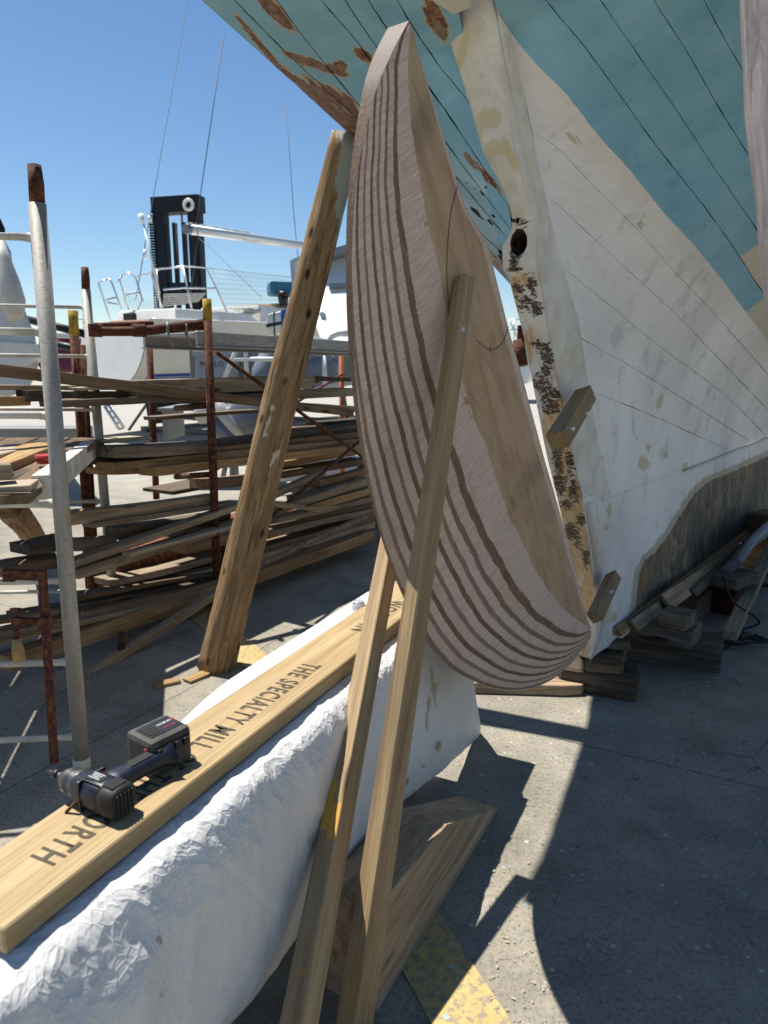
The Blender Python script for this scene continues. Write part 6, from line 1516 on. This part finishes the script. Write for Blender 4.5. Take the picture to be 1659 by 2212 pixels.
# low trailer with wheels further right
tl = thing('boat_trailer', P(760, 1000, 9), 'white boat trailer with black wheels seen low behind the lumber near the rudder', 'trailer')
m = MB(); m.box(P(745, 1008, 9.2), (.85, .1, 0), (0, .3, 0), (0, 0, .14), .04); m.build('chassis', MAT['gelgrey'], tl)
for x_ in (700, 795): m = MB(); c_ = P(x_, 1024, 9.0); m.tube([c_ - Vector((0, .08, 0)), c_ + Vector((0, .08, 0))], .16, 20); m.build('wheel', MAT['blackr'], tl)
# boats at the left edge
lb_ = thing('motor_boat', P(10, 800, 8.0), 'white motor boat bow with hanging fender at the left edge behind the scaffold', 'motor boat')
m = MB(); m.prism(PT([(-420, 560), (0, 520), (18, 560), (34, 612), (52, 662), (80, 735), (84, 800), (60, 845), (-60, 880), (-420, 880)], 8.0), Vector((-1.4, 2.6, 0))); m.build('hull', MAT['gelgrey'], lb_, bevel=.08, bseg=3, bang=15)
m = MB(); m.prism(PT([(-300, 735), (-20, 735), (82, 742), (82, 772), (60, 790), (-20, 800), (-300, 805)], 7.95), Vector((0, .2, 0))); m.build('hull_panel', MAT['gelc'], lb_, bevel=.02)
tubes('bow_rail', [[(-80, 430), (4, 515), (20, 545), (26, 600)], [(4, 515), (10, 600)]], 7.9, .02, MAT['steel'], lb_)
m = MB(); m.prism(PT([(-200, 430), (-30, 440), (2, 470), (12, 492), (12, 512), (-200, 520)], 8.3), Vector((-.6, 1.0, 0))); m.build('cabin_cover', MAT['navy'], lb_, bevel=.06)
m = MB(); m.prism(PT([(-6, 520), (2, 530), (12, 560), (24, 600), (8, 600), (-6, 560)], 7.9), Vector((0, .1, 0))); m.build('window', MAT['bluestripe'], lb_)
m = MB(); m.tube(PT([(4, 520), (6, 560), (18, 610), (28, 650), (30, 680), (22, 694)], 7.6), [.02, .08, .115, .125, .10, .03], 16); m.build('fender', MAT['fendw'], lb_)
m = MB(); m.box(G(20, 945, .35), (1.3, 0, 0), (0, .3, 0), (0, 0, .18), .03); o = m.build('boat_support', MAT['stand']); tag(o, 'low dark support block under the left motor boat', 'support')
rb_ = thing('fishing_dinghy', P(150, 800, 15), 'small maroon hulled boat between the two scaffold towers with long dark spars on it', 'boat')
m = MB(); m.prism(PT([(90, 722), (120, 728), (166, 730), (172, 745), (172, 790), (165, 806), (90, 806), (60, 770)], 15), Vector((1.5, 4, 0))); m.build('hull', MAT['maroon'], rb_, bevel=.1)
m = MB(); m.prism(PT([(120, 718), (168, 720), (170, 732), (120, 730)], 14.9), Vector((1.4, 3.9, 0))); m.build('gunwale', MAT['gel'], rb_, bevel=.02)
m = MB(); m.prism(PT([(163, 750), (176, 755), (176, 806), (163, 806)], 14.8), Vector((.5, 1, 0))); m.build('white_stem', MAT['gel'], rb_, bevel=.02)
m = MB(); m.tube(PT([(60, 690), (120, 705), (186, 722)], 13.5), .075, 12); o = m.build('covered_spar', MAT['navy']); tag(o, 'long dark blue covered spar, upper of two behind the scaffold towers', 'spar', 'dark covered spars')
m = MB(); m.tube(PT([(110, 742), (150, 750), (192, 760)], 13.2), .07, 12); o = m.build('covered_spar', MAT['navy']); tag(o, 'shorter dark blue covered spar, lower of two in front of the maroon boat', 'spar', 'dark covered spars')
m = MB(); m.tube(PT([(160, 697), (164, 680), (170, 672)], 15), [.04, .06, .01], 8); m.tube(PT([(148, 690), (185, 690)], 15), .012, 6); m.build('davit', MAT['gelc'], rb_)
# step ladder far behind
sl_ = thing('step_ladder', G(255, 930), 'grey aluminium step ladder far behind the lumber rack', 'ladder')
m = MB(); m.tube(PT([(226, 878), (258, 928)], 13.5), .03, 8); m.build('rail', MAT['alub'], sl_); m = MB(); m.tube(PT([(236, 876), (268, 924)], 13.5), .03, 8); m.build('rail', MAT['alub'], sl_)
for k in range(5): u = k/4; m = MB(); m.tube(PT([(226+32*u, 878+50*u), (236+32*u, 876+48*u)], 13.5), .02, 6); m.build('tread', MAT['alub'], sl_)
# white boat hull and rigging seen through the slit beside the sternpost
sb = thing('distant_yacht', P(1120, 780, 30), 'distant white yacht with railings seen through the slit beside the rudder', 'yacht')
m = MB(); m.prism(PT([(1050, 742), (1112, 742), (1135, 750), (1150, 800), (1140, 830), (1050, 830)], 30), Vector((1, 4, 0))); m.build('hull', MAT['gel'], sb, bevel=.2)
tubes('railing', [[(1095, 690), (1145, 690)], [(1100, 690), (1118, 730)], [(1110, 690), (1111, 740)], [(1095, 712), (1145, 712)], [(1130, 690), (1132, 742)]], 29, .03, MAT['steel'], sb, 6)
m = MB(); m.box(P(1124, 742, 6.4), (.03, 0, 0), (0, .03, 0), (0, 0, .16), .01); m.tube([P(1120, 735, 6.4), P(1128, 790, 6.4)], .055, 10); o = m.build('rusty_coupler', MAT['rust']); tag(o, 'rusty steel fitting hanging behind the slit beside the sternpost', 'fitting')
# far quay with sheds and parked boats that close the horizon
qv = MB(); qv.box((-40, 95, .35), (90, 0, 0), (0, 2, 0), (0, 0, .35), .05); o = qv.build('quay_wall', MAT['fendw']); tag(o, 'long low pale quay wall closing the far side of the yard', 'wall')
